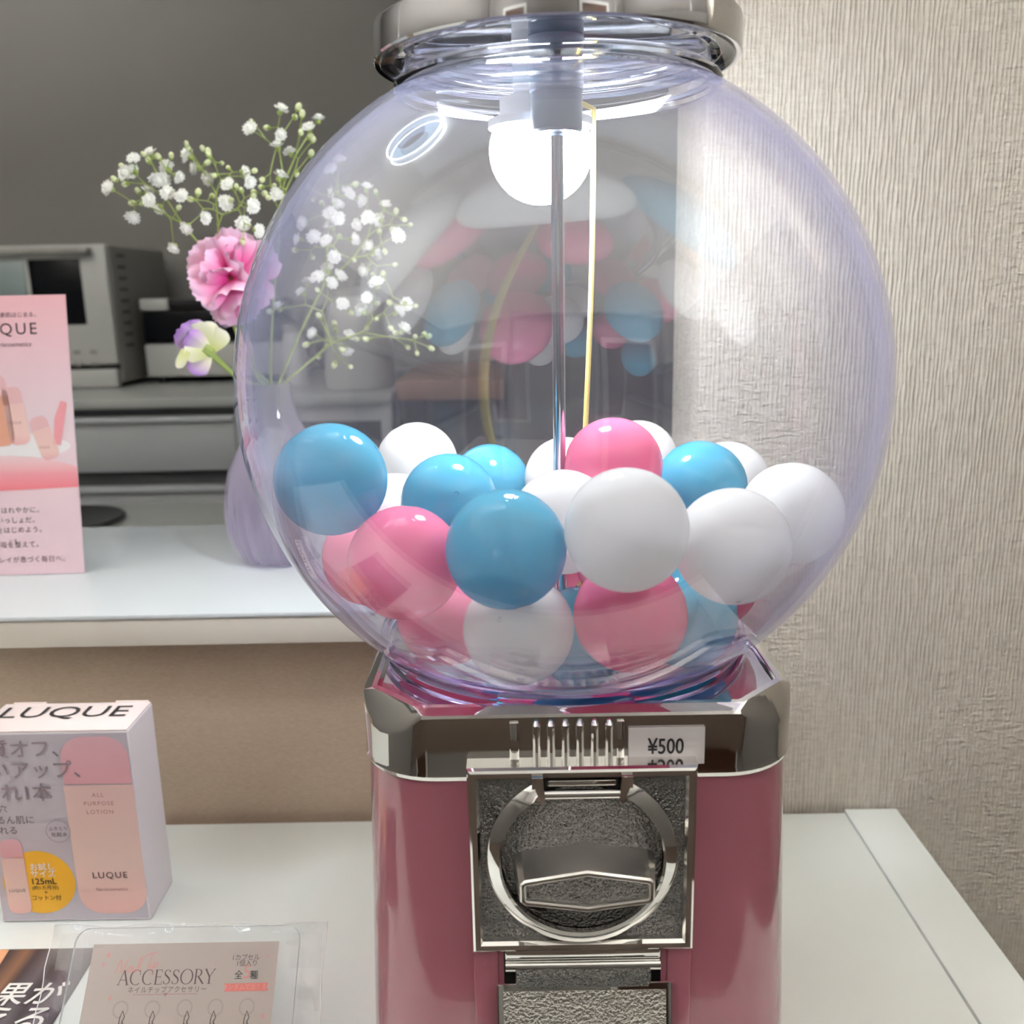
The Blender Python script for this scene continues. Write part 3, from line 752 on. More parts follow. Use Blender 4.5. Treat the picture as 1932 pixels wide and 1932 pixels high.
def sprig(label, FL, BL, ybase, slope, exit_at):
    t = thing('gypsophila_sprig', label, 'flower', MOUTH, 'gypsophila in the vase')
    items = []
    for lst, kind in ((FL, 'f'), (BL, 'b')):
        for (x, y) in lst:
            Y = ybase + slope * (x - 500) / 1000 + rnd.uniform(-.022, .022)
            items.append((at_y(x, y, Y), kind))
    st = P(t); ends = []
    def curve(a, b, r0, r1, sag):
        m = (a + b) / 2 + Vector((rnd.uniform(-1, 1), rnd.uniform(-1, 1), rnd.uniform(-.3, 1))) * (b - a).length * sag
        pts = [a * (1 - k) ** 2 + m * 2 * k * (1 - k) + b * k * k for k in (0, .25, .5, .75, 1)]
        st.tube(pts, [r0 + (r1 - r0) * k for k in (0, .25, .5, .75, 1)], 5)
        return (pts[-1] - pts[-2]).normalized()
    def grow(start, its, r, depth):
        if len(its) == 1:
            p, kind = its[0]
            d = curve(start, p, r, max(r * .6, .0004), .06)
            ends.append((p, kind, d)); return
        cen = sum((p for p, _ in its), Vector((0, 0, 0))) / len(its)
        f = .62 if depth == 0 else .5
        node = start + (cen - start) * f
        curve(start, node, r, r * .8, .04)
        st.sphere(node, r * 1.35, 6, 4)
        # split along the longest spread
        best = max(range(3), key=lambda k: max(p[k] for p, _ in its) - min(p[k] for p, _ in its))
        if len(its) == 2: groups = [[its[0]], [its[1]]]
        else:
            s = sorted(its, key=lambda q: q[0][best]); h = len(s) // 2 if len(s) < 6 else int(len(s) * rnd.uniform(.4, .6))
            groups = [s[:h], s[h:]]
        for g in groups:
            if g: grow(node, g, max(r * .80, .00045), depth + 1)
    low = MOUTH + Vector((exit_at * .4 * -1, .002, -.085))
    neck = MOUTH + Vector((exit_at, rnd.uniform(-.006, .006), 0))
    curve(low, neck, .0013, .0013, .02)
    grow(neck, items, .0012, 0)
    st.build('stem', M_stem, t)
    for p, kind, d in ends:
        if kind == 'f':
            dd = (d + Vector((rnd.uniform(-.6, .6), rnd.uniform(-1.1, -.1), rnd.uniform(-.2, .6)))).normalized()
            o = bpy.data.objects.new('blossom', rnd.choice(GYP)); s = rnd.uniform(.95, 1.25)
        else:
            dd = (d + Vector((rnd.uniform(-.3, .3), rnd.uniform(-.3, .3), rnd.uniform(0, .4)))).normalized()
            o = bpy.data.objects.new('bud', BUD); s = rnd.uniform(.75, 1.1)
        COL.objects.link(o); o.parent = t; o.location = p - org(t)
        o.rotation_euler = dd.to_track_quat('Z', 'Y').to_euler(); o.scale = (s, s, s)
    return t
sprig('sprig of tiny white blossoms leaning left over the pink carnation', F_LEFT, B_LEFT, .325, .05, -.0105)
sprig('upright sprig of tiny white blossoms, the highest in the vase', F_TOP, B_TOP, .335, .0, -.002)
sprig('sprig of tiny white blossoms seen through the upper left of the globe', F_UP, B_UP, .335, .03, .006)
sprig('drooping sprig of tiny white blossoms seen through the globe, above the blue capsule', F_LOW, B_LOW, .330, .02, .0105)

def petal_mat(name, a, b):
    m = bpy.data.materials.new(name); m.use_nodes = True; nt = m.node_tree
    at = nt.nodes.new('ShaderNodeAttribute'); at.attribute_name = 'along'
    cr = nt.nodes.new('ShaderNodeValToRGB'); cr.color_ramp.elements[0].color = srgb(*a); cr.color_ramp.elements[1].color = srgb(*b)
    cr.color_ramp.elements[0].position = .25; cr.color_ramp.elements[1].position = .95
    nt.links.new(at.outputs['Fac'], cr.inputs[0]); bs = nt.nodes['Principled BSDF']; nt.links.new(cr.outputs[0], bs.inputs['Base Color'])
    bs.inputs['Roughness'].default_value = .6; bs.inputs['Subsurface Weight'].default_value = .15; bs.inputs['Subsurface Radius'].default_value = (.004, .002, .002)
    return m
M_carn = petal_mat('carnation_petal', (238, 78, 168), (252, 210, 236))
M_liliac = petal_mat('lilac_petal', (238, 236, 206), (176, 132, 206))
M_cream = petal_mat('cream_petal', (214, 218, 150), (240, 238, 216))
def petal(parent, base, tip, width, nrm, m, bend=.2, frill=.0, nx=8, ny=7, seed=0, fan=1.0, base_w=.15, name='petal'):
    rn = random.Random(seed); d = tip - base; L_ = d.length; d = d / L_
    n = (nrm - d * nrm.dot(d)).normalized(); s = d.cross(n)
    vs = []; al = []
    ph = [rn.uniform(0, 6.28) for _ in range(3)]
    for j in range(ny + 1):
        k = j / ny
        wj = width * (base_w + (1 - base_w) * math.sin(min(1, k * 1.12) * math.pi / 2) ** fan)
        if k > .82: wj *= 1 - (k - .82) * 1.3
        for i in range(nx + 1):
            u = (i / nx - .5) * 2
            edge = k * (1 - .16 * u * u)
            wob = frill * k * k * (math.sin(7 * u + ph[0]) + .6 * math.sin(13 * u + ph[1]))
            jag = frill * .5 * (1 if i % 2 else -1) * (1 if j == ny else 0)
            vs.append(base + d * (L_ * edge + jag) + s * (u * wj * .5) + n * (bend * L_ * (k * k - k * .4) + wob - .18 * width * u * u * k))
            al.append(k)
    fs = [(j * (nx + 1) + i, j * (nx + 1) + i + 1, (j + 1) * (nx + 1) + i + 1, (j + 1) * (nx + 1) + i) for j in range(ny) for i in range(nx)]
    o = MB(org(parent)).add(vs, fs).build(name, m, parent, angle=180)
    a = o.data.attributes.new('along', 'FLOAT', 'POINT'); a.data.foreach_set('value', al)
    return o
# pink carnation
CC = at_y(412, 505, .300)
t = thing('pink_carnation', 'pink carnation with frilly white-edged petals left of the globe', 'flower', MOUTH)
ax = Vector((-.25, -.80, .35)).normalized(); e1 = ax.cross(Vector((0, 0, 1))).normalized(); e2 = e1.cross(ax)
hb = CC - ax * .020
rn = random.Random(3); k = 0
for n_, tilt, ln, wd in ((5, 92, .037, .044), (5, 62, .036, .042), (4, 36, .033, .038), (3, 14, .030, .026)):
    for i in range(n_):
        a = 2 * math.pi * (i + .37 * k) / n_ + rn.uniform(-.2, .2); ti = math.radians(tilt + rn.uniform(-8, 8))
        d = ax * math.cos(ti) + (e1 * math.cos(a) + e2 * math.sin(a)) * math.sin(ti)
        L_ = ln * rn.uniform(.92, 1.1)
        petal(t, hb, hb + d * L_, wd * rn.uniform(.9, 1.15), ax - d * ax.dot(d) * .8 + e1 * .05, M_carn, bend=-.12, frill=.0016, seed=k * 10 + i, nx=12, ny=7)
    k += 1
P(t).lathe([(0, 0), (.004, .002), (.0055, .012), (.006, .020)], 12).build('calyx_seed', M_stem, t) if False else None
c0 = at_y(427, 566, .312)
P(t).tube([hb + ax * .004, hb - ax * .006, c0, at_y(446, 625, .318), at_y(470, 690, .322), MOUTH + Vector((-.006, -.004, -.002)), MOUTH + Vector((.008, .004, -.10))], [.0052, .0046, .0022, .0019, .0018, .0018, .0018], 8).build('stem', M_stem, t)
# lilac and cream flower
t = thing('lilac_flower', 'cream and lilac trumpet flower under the pink carnation', 'flower', MOUTH)
b = at_y(397, 664, .306)
T = lambda x, y, Y=.300: at_y(x, y, Y)
view = Vector((0, -1, .1))
for i, (tip, wd, m, bd, fl) in enumerate(((T(338, 616, .292), .030, M_liliac, .10, .0014), (T(370, 608, .296), .028, M_cream, .08, .0006), (T(408, 617, .300), .024, M_cream, -.10, .0008),
        (T(360, 703, .300), .019, M_liliac, .12, .0008), (T(350, 640, .288), .022, M_liliac, -.10, .0010), (T(350, 662, .288), .018, M_cream, -.14, .0004))):
    petal(t, b, tip, wd, view, m, bend=bd, frill=fl, seed=80 + i, nx=8, ny=8, base_w=.25)
petal(t, T(352, 661, .290), T(333, 694, .287), .0085, view, M_cream, bend=-.10, seed=91, base_w=.9)
P(t).tube([b + (b - T(360, 640)) * -.35, b, T(402, 671, .308), T(425, 692, .314), T(442, 708, .318), MOUTH + Vector((-.010, -.003, -.002)), MOUTH + Vector((.004, .002, -.09))], [.0050, .0046, .0030, .0022, .0020, .0018, .0018], 8).build('stem', M_stem, t)
# second lilac bloom behind
t = thing('lilac_bloom', 'small lilac bloom behind the carnation stem', 'flower', MOUTH)
b = at_y(446, 596, .335)
for i, (x, y, wd) in enumerate(((408, 604, .016), (428, 574, .016), (462, 566, .020), (478, 590, .016))):
    petal(t, b, at_y(x, y, .332), wd, view, M_liliac, bend=.1, frill=.001, seed=120 + i)
P(t).tube([b, at_y(452, 640, .335), at_y(478, 695, .332), MOUTH + Vector((-.003, .006, -.002)), MOUTH + Vector((.002, .008, -.08))], [.0032, .002, .0018, .0017, .0017], 8).build('stem', M_stem, t)

# ------------------------------------------------------------------ pink leaflet on the counter
M_print = mat('print_dark', (64, 44, 48), 0.5)
M_print_soft = mat('print_rose', (150, 104, 106), 0.5)
LB = Vector((-.525, .2855, CT + .0005))
uL = Vector((.145, .0050, 0)); tilt = Vector((0, .030, .2244))
fl = Frame(LB, uL, tilt); LW, LH = .145, tilt.length
t = thing('pink_leaflet', 'tall pink printed leaflet standing on the counter', 'leaflet', LB)
def lp(px, py): return fl.loc(px, py)
def slab(parent, fr, W, H, th, m, name):
    mb = P(parent)
    q = [fr(0, 0, 0), fr(W, 0, 0), fr(W, H, 0), fr(0, H, 0)]; r = [fr(0, 0, -th), fr(W, 0, -th), fr(W, H, -th), fr(0, H, -th)]
    mb.add(q + r, [(0, 1, 2, 3), (7, 6, 5, 4), (0, 4, 5, 1), (1, 5, 6, 2), (2, 6, 7, 3), (3, 7, 4, 0)])
    return mb.build(name, m, parent, smooth=False)
sheet = slab(t, fl, LW, LH, .0008, grad_mat('leaflet_paper', ((0, (226, 198, 208)), (.30, (232, 206, 214)), (.55, (226, 206, 214)), (.8, (226, 190, 200)), (1, (228, 176, 184)))), 'sheet')
mb = P(t); ba, bb = fl(.03, .001, -.0012), fl(.115, .001, -.0012)
mb.add([fl(.03, .12, -.001), fl(.115, .12, -.001), fl(.115, .004, -.045), fl(.03, .004, -.045)], [(0, 1, 2, 3), (3, 2, 1, 0)])
mb.build('back_strut', mat('card_white', (224, 222, 222), .5), t, smooth=False)
b0 = lp(60, 930)[1]; b1 = lp(60, 868)[1]
dome = [(0, b0), (LW, b0 + .004)] + [(LW * (1 - k / 16), b0 + .004 + (b1 - b0) * (1 - abs(2 * (1 - k / 16) - 1.15) ** 2.2 * .55)) for k in range(17)]
flat('printed_dome', dome, fl, grad_mat('dome_print', ((0, (222, 112, 124)), (.5, (226, 150, 160)), (1, (236, 208, 212)))), sheet, .0002)
flat('printed_splash', ell(.075, b1 + .011, .066, .012), fl, mat('splash_print', (240, 236, 238), .5), sheet, .00012)
def bottle(cx, cy, w_, h_, rot, m, mcap, fr, parent, c, name='printed_bottle', capf=.30):
    def tr(pts):
        cr, sr = math.cos(math.radians(rot)), math.sin(math.radians(rot))
        return [(cx + x * cr - y * sr, cy + x * sr + y * cr) for x, y in pts]
    rr = w_ * .34
    body = [(x, y) for x, y in rrect(-w_ / 2, -h_ / 2, w_ / 2, h_ / 2, rr) if y <= h_ * (.5 - capf) + 1e-6]
    body = [(-w_ / 2, h_ * (.5 - capf))] + [p for p in body if p[0] < 0][::1][len([p for p in body if p[0] < 0]) * 0:] + [p for p in body if p[0] >= 0] + [(w_ / 2, h_ * (.5 - capf))]
    # ordered outline: left side down round to right side up
    lo = [(-w_ / 2, h_ * (.5 - capf))] + [(-w_ / 2 + rr - rr * math.cos(math.radians(a)), -h_ / 2 + rr - rr * math.sin(math.radians(a))) for a in range(0, 91, 15)] + [(w_ / 2 - rr + rr * math.sin(math.radians(a)), -h_ / 2 + rr - rr * math.cos(math.radians(a))) for a in range(0, 91, 15)] + [(w_ / 2, h_ * (.5 - capf))]
    hi = [(w_ / 2 * .97, h_ * (.5 - capf) + h_ * .006)] + [(w_ / 2 * .97 - rr + rr * math.cos(math.radians(a)), h_ / 2 - rr + rr * math.sin(math.radians(a))) for a in range(0, 91, 15)] + [(-w_ / 2 * .97 + rr - rr * math.sin(math.radians(a)), h_ / 2 - rr + rr * math.cos(math.radians(a))) for a in range(0, 91, 15)] + [(-w_ / 2 * .97, h_ * (.5 - capf) + h_ * .006)]
    o = flat(name, tr(lo), fr, m, parent, c)
    flat('printed_cap', tr(hi), fr, mcap, parent, c)
    return o
M_bt = grad_mat('bottle_print', ((0, (222, 170, 174)), (.25, (232, 196, 190)), (1, (228, 190, 186))), 'Z')
M_btc = mat('bottle_cap_print', (222, 178, 182), .5)
for (x, y, w_, h_, r_, m) in ((-6, 775, .022, .058, 5, mat('bottle_amber_print', (206, 150, 128), .5)), (30, 785, .0165, .047, 7, M_bt), (84, 826, .0150, .036, 17, M_bt)):
    a, bq = lp(x, y); bottle(a, bq, w_, h_, r_, m, M_btc, fl, sheet, .0003)
a, bq = lp(108, 800)
flat('printed_tube', [(a - .004, bq - .017), (a + .002, bq - .017), (a + .009, bq + .017), (a + .004, bq + .019), (a - .002, bq + .004)], fl, mat('tube_print', (224, 150, 158), .5), sheet, .0003)
for (x, y, em) in ((30, 800, .0030), (84, 846, .0028)):
    a, bq = lp(x, y); letters('printed_name', 'LUQUE', fl, a, bq, em, M_print_soft, sheet, 'C', c=.0005)
a, bq = lp(70, 630); letters('heading', 'LUQUE', fl, a, bq, .0130, M_print, sheet, 'R', spacing=1.28, bold=.004, c=.0003)
a, bq = lp(60, 653); letters('subheading', 'Nariscosmetics', fl, a, bq, .0052, M_print, sheet, 'R', shear=.3, c=.0003)
a, bq = lp(68, 597); letters('tagline', '\u7f8e\u3057\u3055\u306f\u3001\u7d20\u808c\u306f\u3058\u307e\u308b\u3002', fl, a, bq, .0044, M_print, sheet, 'R', spacing=1.05, c=.0003)
for x, y, s in ((74, 966, '\u5fc3\u307e\u3067\u306b\u3001\u306f\u308c\u3084\u304b\u306b\u3002'), (66, 985, '\u4f55\u6c17\u306a\u3044\u6bce\u65e5\u3068\u3044\u3063\u3057\u3087\u3060\u3002'), (79, 1003, '\u65b0\u3057\u3044\u81ea\u5206\u3092\u306f\u3058\u3081\u3088\u3046\u3002'),
                (73, 1031, '\u6df1\u304f\u3001\u547c\u5438\u3092\u6574\u3048\u3066\u3002'), (123, 1058, '\u4eca\u65e5\u304b\u3089\u3001\u30ad\u30ec\u30a4\u304c\u606f\u3065\u304f\u6bce\u65e5\u3078\u3002')):
    a, bq = lp(x, y); letters('printed_line', s, fl, a, bq, .0055, M_print, sheet, 'R', spacing=1.1, c=.0003)
a, bq = lp(32, 1022); letters('printed_ruby', '\u3044\u304d', fl, a, bq, .0028, M_print, sheet, 'R', spacing=1.6, c=.0003)

# ------------------------------------------------------------------ lotion carton on the table
BX0, BX1, BY0, BY1, BH = -.3671, -.2685, .0892, .1300, .1372
t = thing('lotion_carton', 'white carton with a printed pink lotion bottle on the table', 'box', ((BX0 + BX1) / 2, (BY0 + BY1) / 2, 0))
M_carton = mat('carton_white', (226, 220, 226), .35)
M_carton_front = mat('carton_front_shaded', (188, 181, 193), .35)  # white board toned down here: the front's shade is in the colour
M_carton_top = mat('carton_top_print', (240, 224, 222), .4)
P(t).box((BX0, BY0, .0006), (BX1, BY1, BH - .001), bev=.0008).build('carton_body', M_carton, t, smooth=False)
ft = Frame((BX0, BY0, BH - .0006), (1, 0, 0), (0, 1, 0))
P(t).box((BX0 + .0006, BY0 + .0002, BH - .001), (BX1 - .0006, BY1, BH + .0002), bev=.0004).build('top_flap', M_carton_top, t)
for x in (BX0 + .018, BX1 - .012):
    P(t).box((x - .012, BY1 - .0012, BH - .001), (x + .010, BY1 + .0004, BH + .0012), bev=.0003).build('flap_fold', M_carton_top, t)
fb = Frame((BX0, BY0, 0), (1, 0, 0), (0, 0, 1))
def bp_(px, py): return fb.loc(px, py)
W_ = BX1 - BX0
face = flat('shaded_front', [(.0012, .002), (W_ - .0012, .002), (W_ - .0012, BH - .0022), (.0012, BH - .0022)], fb, M_carton_front, t, .0002)
fbt = Frame((BX0, BY0, BH + .0003), (1, 0, 0), (0, 1, 0))
a1, bq1 = fbt.loc(235, 1351)
letters('top_name', 'LUQUE', fbt, a1, bq1, .0225, M_ink, t, 'R', width=.083, c=.0003, bold=0)
M_bt2 = grad_mat('bottle_print_large', ((0, (226, 178, 172)), (.4, (226, 196, 188)), (1, (220, 186, 184))), 'Z')
M_bc2 = grad_mat('bottle_cap_large', ((0, (210, 156, 166)), (1, (214, 168, 180))), 'Z')
xa, za = bp_(107, 1390); xb, zb = bp_(235, 1390); xc, zc = bp_(200, 1722); xl, zl = bp_(143, 1640); xr, zr = bp_(272, 1640)
bw = (xr - xl); bh = za - zc
bottle((xl + xr) / 2, (za + zc) / 2, bw, bh, 0, M_bt2, M_bc2, fb, face, .0006, capf=.265)
def btxt(name, s, px, py, em, m, al='L', **k):
    a, bq = bp_(px, py); return letters(name, s, fb, a, bq, em, m, face, al, c=k.pop('c', .0010), **k)
M_txt_grey = mat('print_grey', (132, 118, 128), .5)
btxt('headline', '\u76ae\u8102\u8cea\u30aa\u30d5\u3001', 112, 1424, .0133, M_txt_grey, 'R', bold=.012)
btxt('headline', '\u6f64\u3044\u30a2\u30c3\u30d7\u3001', 153, 1463, .0133, M_txt_grey, 'R', bold=.012)
btxt('headline', '\u3053\u308c1\u672c', 101, 1506, .0133, M_txt_grey, 'R', bold=.012)
btxt('small_line', '\u6bdb\u7a74', 15, 1530, .0056, M_print, 'R')
btxt('small_line', '\u3064\u308b\u3093\u808c\u306b', 66, 1551, .0062, M_print, 'R')
btxt('small_line', '\u306a\u308c\u308b', 34, 1571, .0062, M_print, 'R')
xm = (xl + xr) / 2
for py, s, em in ((1502, 'ALL', .0040), (1518, 'PURPOSE', .0040), (1534, 'LOTION', .0040)):
    a, bq = bp_(180, py); letters('bottle_text', s, fb, xm - .001, bq, em, M_print_soft, face, 'C', spacing=1.25, c=.0010)
a, bq = bp_(200, 1655); letters('bottle_name', 'LUQUE', fb, xm, bq, .0064, M_print, face, 'C', spacing=1.2, bold=.006, c=.0010)
a, bq = bp_(200, 1679); letters('bottle_maker', 'Nariscosmetics', fb, xm, bq, .0034, M_print_soft, face, 'C', shear=.3, c=.0010)
ca, cb_ = bp_(111, 1567)
flat('seal_disc', ell(ca, cb_, .0078, .0078), fb, M_carton_front, face, .0008)
ring2('seal_ring', ca, cb_, .0076, .0079, fb, M_txt_grey, face, c=.0010)
letters('seal_text', '\u3075\u304d\u3068\u308a', fb, ca, cb_ + .0008, .0032, M_print, face, 'C', c=.0010)
letters('seal_text', '\u5316\u7ca7\u6c34', fb, ca + .0006, cb_ - .0036, .0036, M_print, face, 'C', c=.0010)
ya, yb = bp_(75, 1664)
yr = bp_(141, 1650)[0] - ya
flat('yellow_spot', ell(ya, yb, yr, yr * .98), fb, mat('spot_yellow', (228, 172, 40), .45), face, .0004)
M_white_ink = mat('print_white', (240, 236, 232), .5)
yx = ya + .0035
for dz, s, em, m, bo in ((.0095, '\u304a\u8a66\u3057', .0056, M_white_ink, .02), (.0044, '\u30b5\u30a4\u30ba', .0056, M_white_ink, .02), (-.0012, '125mL', .0062, M_ink, .012), (-.0050, '(\u7d041\u30ab\u6708\u5206)', .0034, M_ink, .008), (-.0086, '+', .0040, M_ink, .01), (-.0128, '\u30b3\u30c3\u30c8\u30f3\u4ed8', .0040, M_ink, .01)):
    letters('spot_text', s, fb, yx, yb + dz, em, m, face, 'C', bold=bo, c=.0007)
sa, sb = bp_(33, 1653)
bottle(sa - .001, sb, .0150, bp_(33, 1582)[1] - bp_(33, 1722)[1], 0, M_bt2, M_bc2, fb, face, .0007, 'printed_bottle', .25)
letters('bottle_text', 'LUQUE', fb, sa - .001, sb - .011, .0030, M_print, face, 'C', c=.0010, spacing=1.2)

# ------------------------------------------------------------------ dark flyer lying on the table
t = thing('dark_flyer', 'dark printed flyer with white writing lying on the table corner', 'flyer', (-.36, 0, 0))
ff2 = Frame((-.43, -.14, .0008), (1, 0, 0), (0, 1, 0))
FWd, FHt = .1395, .2025
sh = P(t)
sh.box((-.43, -.14, .0003), (-.2905, .0622, .0007)).build('sheet', mat('flyer_paper', (52, 44, 46), .35), t, smooth=False)
sheet = t.children[0]
def fp(px, py): return ff2.loc(px, py)
hair = grad_mat('hair_print', ((0, (56, 44, 46)), (.2, (120, 84, 62)), (.32, (58, 46, 48)), (.5, (86, 78, 84)), (.62, (52, 44, 48)), (.8, (92, 80, 90)), (1, (70, 62, 72))), 'X', .35)
flat('hair_print', [(.086, .118), (FWd - .001, .118), (FWd - .001, FHt - .001), (.083, FHt - .001)], ff2, hair, sheet, .0001)
a, bq = fp(5, 1800)
flat('face_print', [(0, .118), (.092, .118), (.089, .150), (.084, .180), (.082, FHt - .001), (0, FHt - .001)], ff2, grad_mat('skin_print', ((0, (236, 196, 160)), (.8, (226, 170, 128)), (1, (190, 128, 90))), 'X', .35), sheet, .0002)
a, bq = fp(110, 1893); letters('flyer_text', '\u52b9\u679c\u304c', ff2, a, bq, .0205, M_white_ink, sheet, 'R', shear=.12, bold=.01, c=.0006)
a, bq = fp(72, 1943); letters('flyer_text', '\u898b\u3048\u308b', ff2, a, bq, .0215, M_white_ink, sheet, 'R', shear=.12, bold=.01, c=.0006)

# ------------------------------------------------------------------ accessory sign in a clear bag
def ribbons(name, strokes, fr, m, parent, c=.0004):
    """pen strokes as flat ribbons: each stroke is a list of (a, b, width)"""
    mb = P(parent)
    for st in strokes:
        n = len(st); rows = []
        for i, (a, b, w_) in enumerate(st):
            p0 = st[max(0, i - 1)]; p1 = st[min(n - 1, i + 1)]
            dx, dy = p1[0] - p0[0], p1[1] - p0[1]; l = math.hypot(dx, dy) or 1
            rows.append([fr(a + dy / l * w_ / 2, b - dx / l * w_ / 2, c), fr(a - dy / l * w_ / 2, b + dx / l * w_ / 2, c)])
        mb.loft(rows, closed=False)
        # face every quad outwards
    ob = mb.build(name, m, parent, smooth=False)
    return ob
def serif_strokes(word, x0, y0, h, gap):
    TK, TN = .105, .036
    def arc_(cx, cy, rx, ry, a0, a1, n=20, wmax=TK, wmin=TN):
        out = []
        for i in range(n + 1):
            a = math.radians(a0 + (a1 - a0) * i / n); k = abs(math.cos(a)) ** 1.5
            out.append((cx + rx * math.cos(a), cy + ry * math.sin(a), wmin + (wmax - wmin) * k))
        return out
    def ln(x0, y0, x1, y1, w_): return [(x0, y0, w_), (x1, y1, w_)]
    def sf(x, y, l=.13): return ln(x - l, y, x + l, y, TN)
    G = {
     'A': (.80, [ln(.08, 0, .40, 1, TN + .01), ln(.40, 1, .72, 0, TK), ln(.19, .34, .60, .34, TN), sf(.08, .015, .10), sf(.72, .015, .11)]),
     'C': (.82, [arc_(.46, .5, .40, .5, 52, 308, 26), ln(.71, .88, .72, .66, TN)]),
     'E': (.60, [ln(.14, 0, .14, 1, TK), ln(.03, .985, .52, .985, TN), ln(.03, .015, .55, .015, TN), ln(.14, .52, .44, .52, TN), ln(.52, 1, .53, .80, TN), ln(.55, 0, .57, .22, TN), ln(.44, .60, .44, .44, TN)]),
     'S': (.56, [[(.46, .82, TN), (.40, .93, TN), (.28, .985, TN), (.15, .93, .06), (.09, .80, TK * .8), (.13, .66, TK), (.28, .53, TK * 1.1), (.42, .41, TK), (.48, .26, TK * .9), (.43, .10, .06), (.28, .015, TN), (.13, .06, TN), (.07, .20, TN)], ln(.46, .98, .46, .78, TN), ln(.07, .02, .06, .24, TN)]),
     'O': (.92, [arc_(.46, .5, .41, .5, 0, 360, 36)]),
     'R': (.70, [ln(.14, 0, .14, 1, TK), ln(.03, .985, .20, .985, TN), sf(.14, .015, .11), [(.14, .985, TN), (.34, .985, TN), (.48, .90, TK * .8), (.52, .76, TK), (.47, .60, TK * .8), (.34, .52, TN), (.14, .52, TN)], ln(.30, .52, .68, .02, TK), ln(.62, .015, .76, .015, TN)]),
     'Y': (.74, [ln(.06, 1, .37, .46, TK), ln(.70, 1, .37, .46, TN + .01), ln(.37, .48, .37, 0, TK), sf(.08, .985, .10), sf(.69, .985, .09), sf(.37, .015, .12)]),
    }
    out = []; x = x0
    for ch in word:
        adv, sts = G[ch]
        for st in sts: out.append([(x + a * h, y0 + b * h, w_ * h) for a, b, w_ in st])
        x += (adv + gap) * h
    return out, x
SB = Vector((-.2690, -.0560, .0012))
fsn = Frame(SB, (1, 0, 0), (0, .056, .0605))
def sp(px, py): return fsn.loc(px, py)
t = thing('accessory_sign', 'nail tip accessory card on a clear plate inside a clear bag, front of the table', 'sign', (-.21, -.03, 0))
sign = t
L0, T0 = sp(146, 1752); R0, _ = sp(567, 1750)
plate_pts = rrect(L0, 0.0, R0, T0, .0075, 8)
M_plate = clear_sheet('clear_plate', (0.955, 0.96, 0.965), (0.80, 0.84, 0.86), 1.5, haze=.05)
M_plate_edge = mat('plate_edge', (222, 228, 230), .15)
mb = P(t); n_ = len(plate_pts)
mb.add([fsn(a, b, 0) for a, b in plate_pts] + [fsn(a, b, -.0022) for a, b in plate_pts], [tuple(range(n_)), tuple(range(2 * n_ - 1, n_ - 1, -1))], 0)
mb.add([fsn(a, b, 0) for a, b in plate_pts] + [fsn(a, b, -.0022) for a, b in plate_pts], [(i, n_ + i, n_ + (i + 1) % n_, (i + 1) % n_) for i in range(n_)], 1)
mb.build('clear_plate', [M_plate, M_plate_edge], t, smooth=False)
mb = P(t)
mb.add([fsn(L0 + .02, T0 * .75, -.003), fsn(R0 - .02, T0 * .75, -.003), Vector((-.17, .045, .001)), Vector((-.25, .045, .001))], [(0, 1, 2, 3)])
mb.build('rear_strut', M_plate, t, smooth=False)
c0a, c0b = sp(178, 1782); c1a, c1b = sp(527, 1776)
M_card = mat('card_rose_grey', (176, 162, 156), .45)
card = flat('printed_card', [(c0a, .003), (c1a, .003), (c1a, c1b), (c0a, c0b)], fsn, M_card, t, .0004)
M_rose = mat('print_rose_pink', (206, 132, 128), .5)
a0, b0 = sp(221, 1859); a1, _ = sp(405, 1858); hh = sp(300, 1830)[1] - sp(300, 1858)[1]
sts, xe = serif_strokes('ACCESSORY', 0, 0, 1, .045)
k = (a1 - a0) / xe
sts = [[(a0 + a * k, b0 + b * hh, w_ * (k + hh) / 2) for a, b, w_ in s] for s in sts]
ribbons('title_print', sts, fsn, M_print, card, .0006)
def pen(pts, w_=.00042):
    """smooth pen path from pixels"""
    q = [sp(x, y) for x, y in pts]; out = []
    for i in range(len(q) - 1):
        p0 = q[max(0, i - 1)]; p1 = q[i]; p2 = q[i + 1]; p3 = q[min(len(q) - 1, i + 2)]
        for s in range(4):
            u = s / 4
            f = lambda k: .5 * (2 * p1[k] + (p2[k] - p0[k]) * u + (2 * p0[k] - 5 * p1[k] + 4 * p2[k] - p3[k]) * u * u + (3 * p1[k] - p0[k] - 3 * p2[k] + p3[k]) * u ** 3)
            out.append((f(0), f(1), w_))
    out.append((*q[-1], w_)); return out
script = [pen([(217, 1837), (226, 1818), (231, 1812), (230, 1824), (229, 1836), (236, 1824), (243, 1811)]),
          pen([(252, 1826), (246, 1825), (240, 1831), (244, 1834), (250, 1828), (252, 1826), (250, 1834), (255, 1831)]), pen([(258, 1825), (255, 1833), (260, 1830)]),
          pen([(260, 1830), (270, 1812), (268, 1806), (262, 1822), (262, 1832), (267, 1829)]),
          pen([(273, 1806), (284, 1801), (299, 1796)]), pen([(289, 1800), (283, 1816), (279, 1829)]), pen([(287, 1818), (283, 1827), (288, 1824)]),
          pen([(293, 1817), (287, 1832), (284, 1841)]), pen([(291, 1821), (297, 1816), (299, 1820), (294, 1825), (290, 1824)])]
ribbons('script_print', script, fsn, M_rose, card, .0006)
a, b = sp(315, 1872); letters('kana_print', '\u30cd\u30a4\u30eb\u30c1\u30c3\u30d7\u30a2\u30af\u30bb\u30b5\u30ea\u30fc', fsn, a, b, .0034, M_print, card, 'C', spacing=1.1, c=.0006)
ax_, ay_ = sp(251, 1877); bx_, by_ = sp(373, 1875)
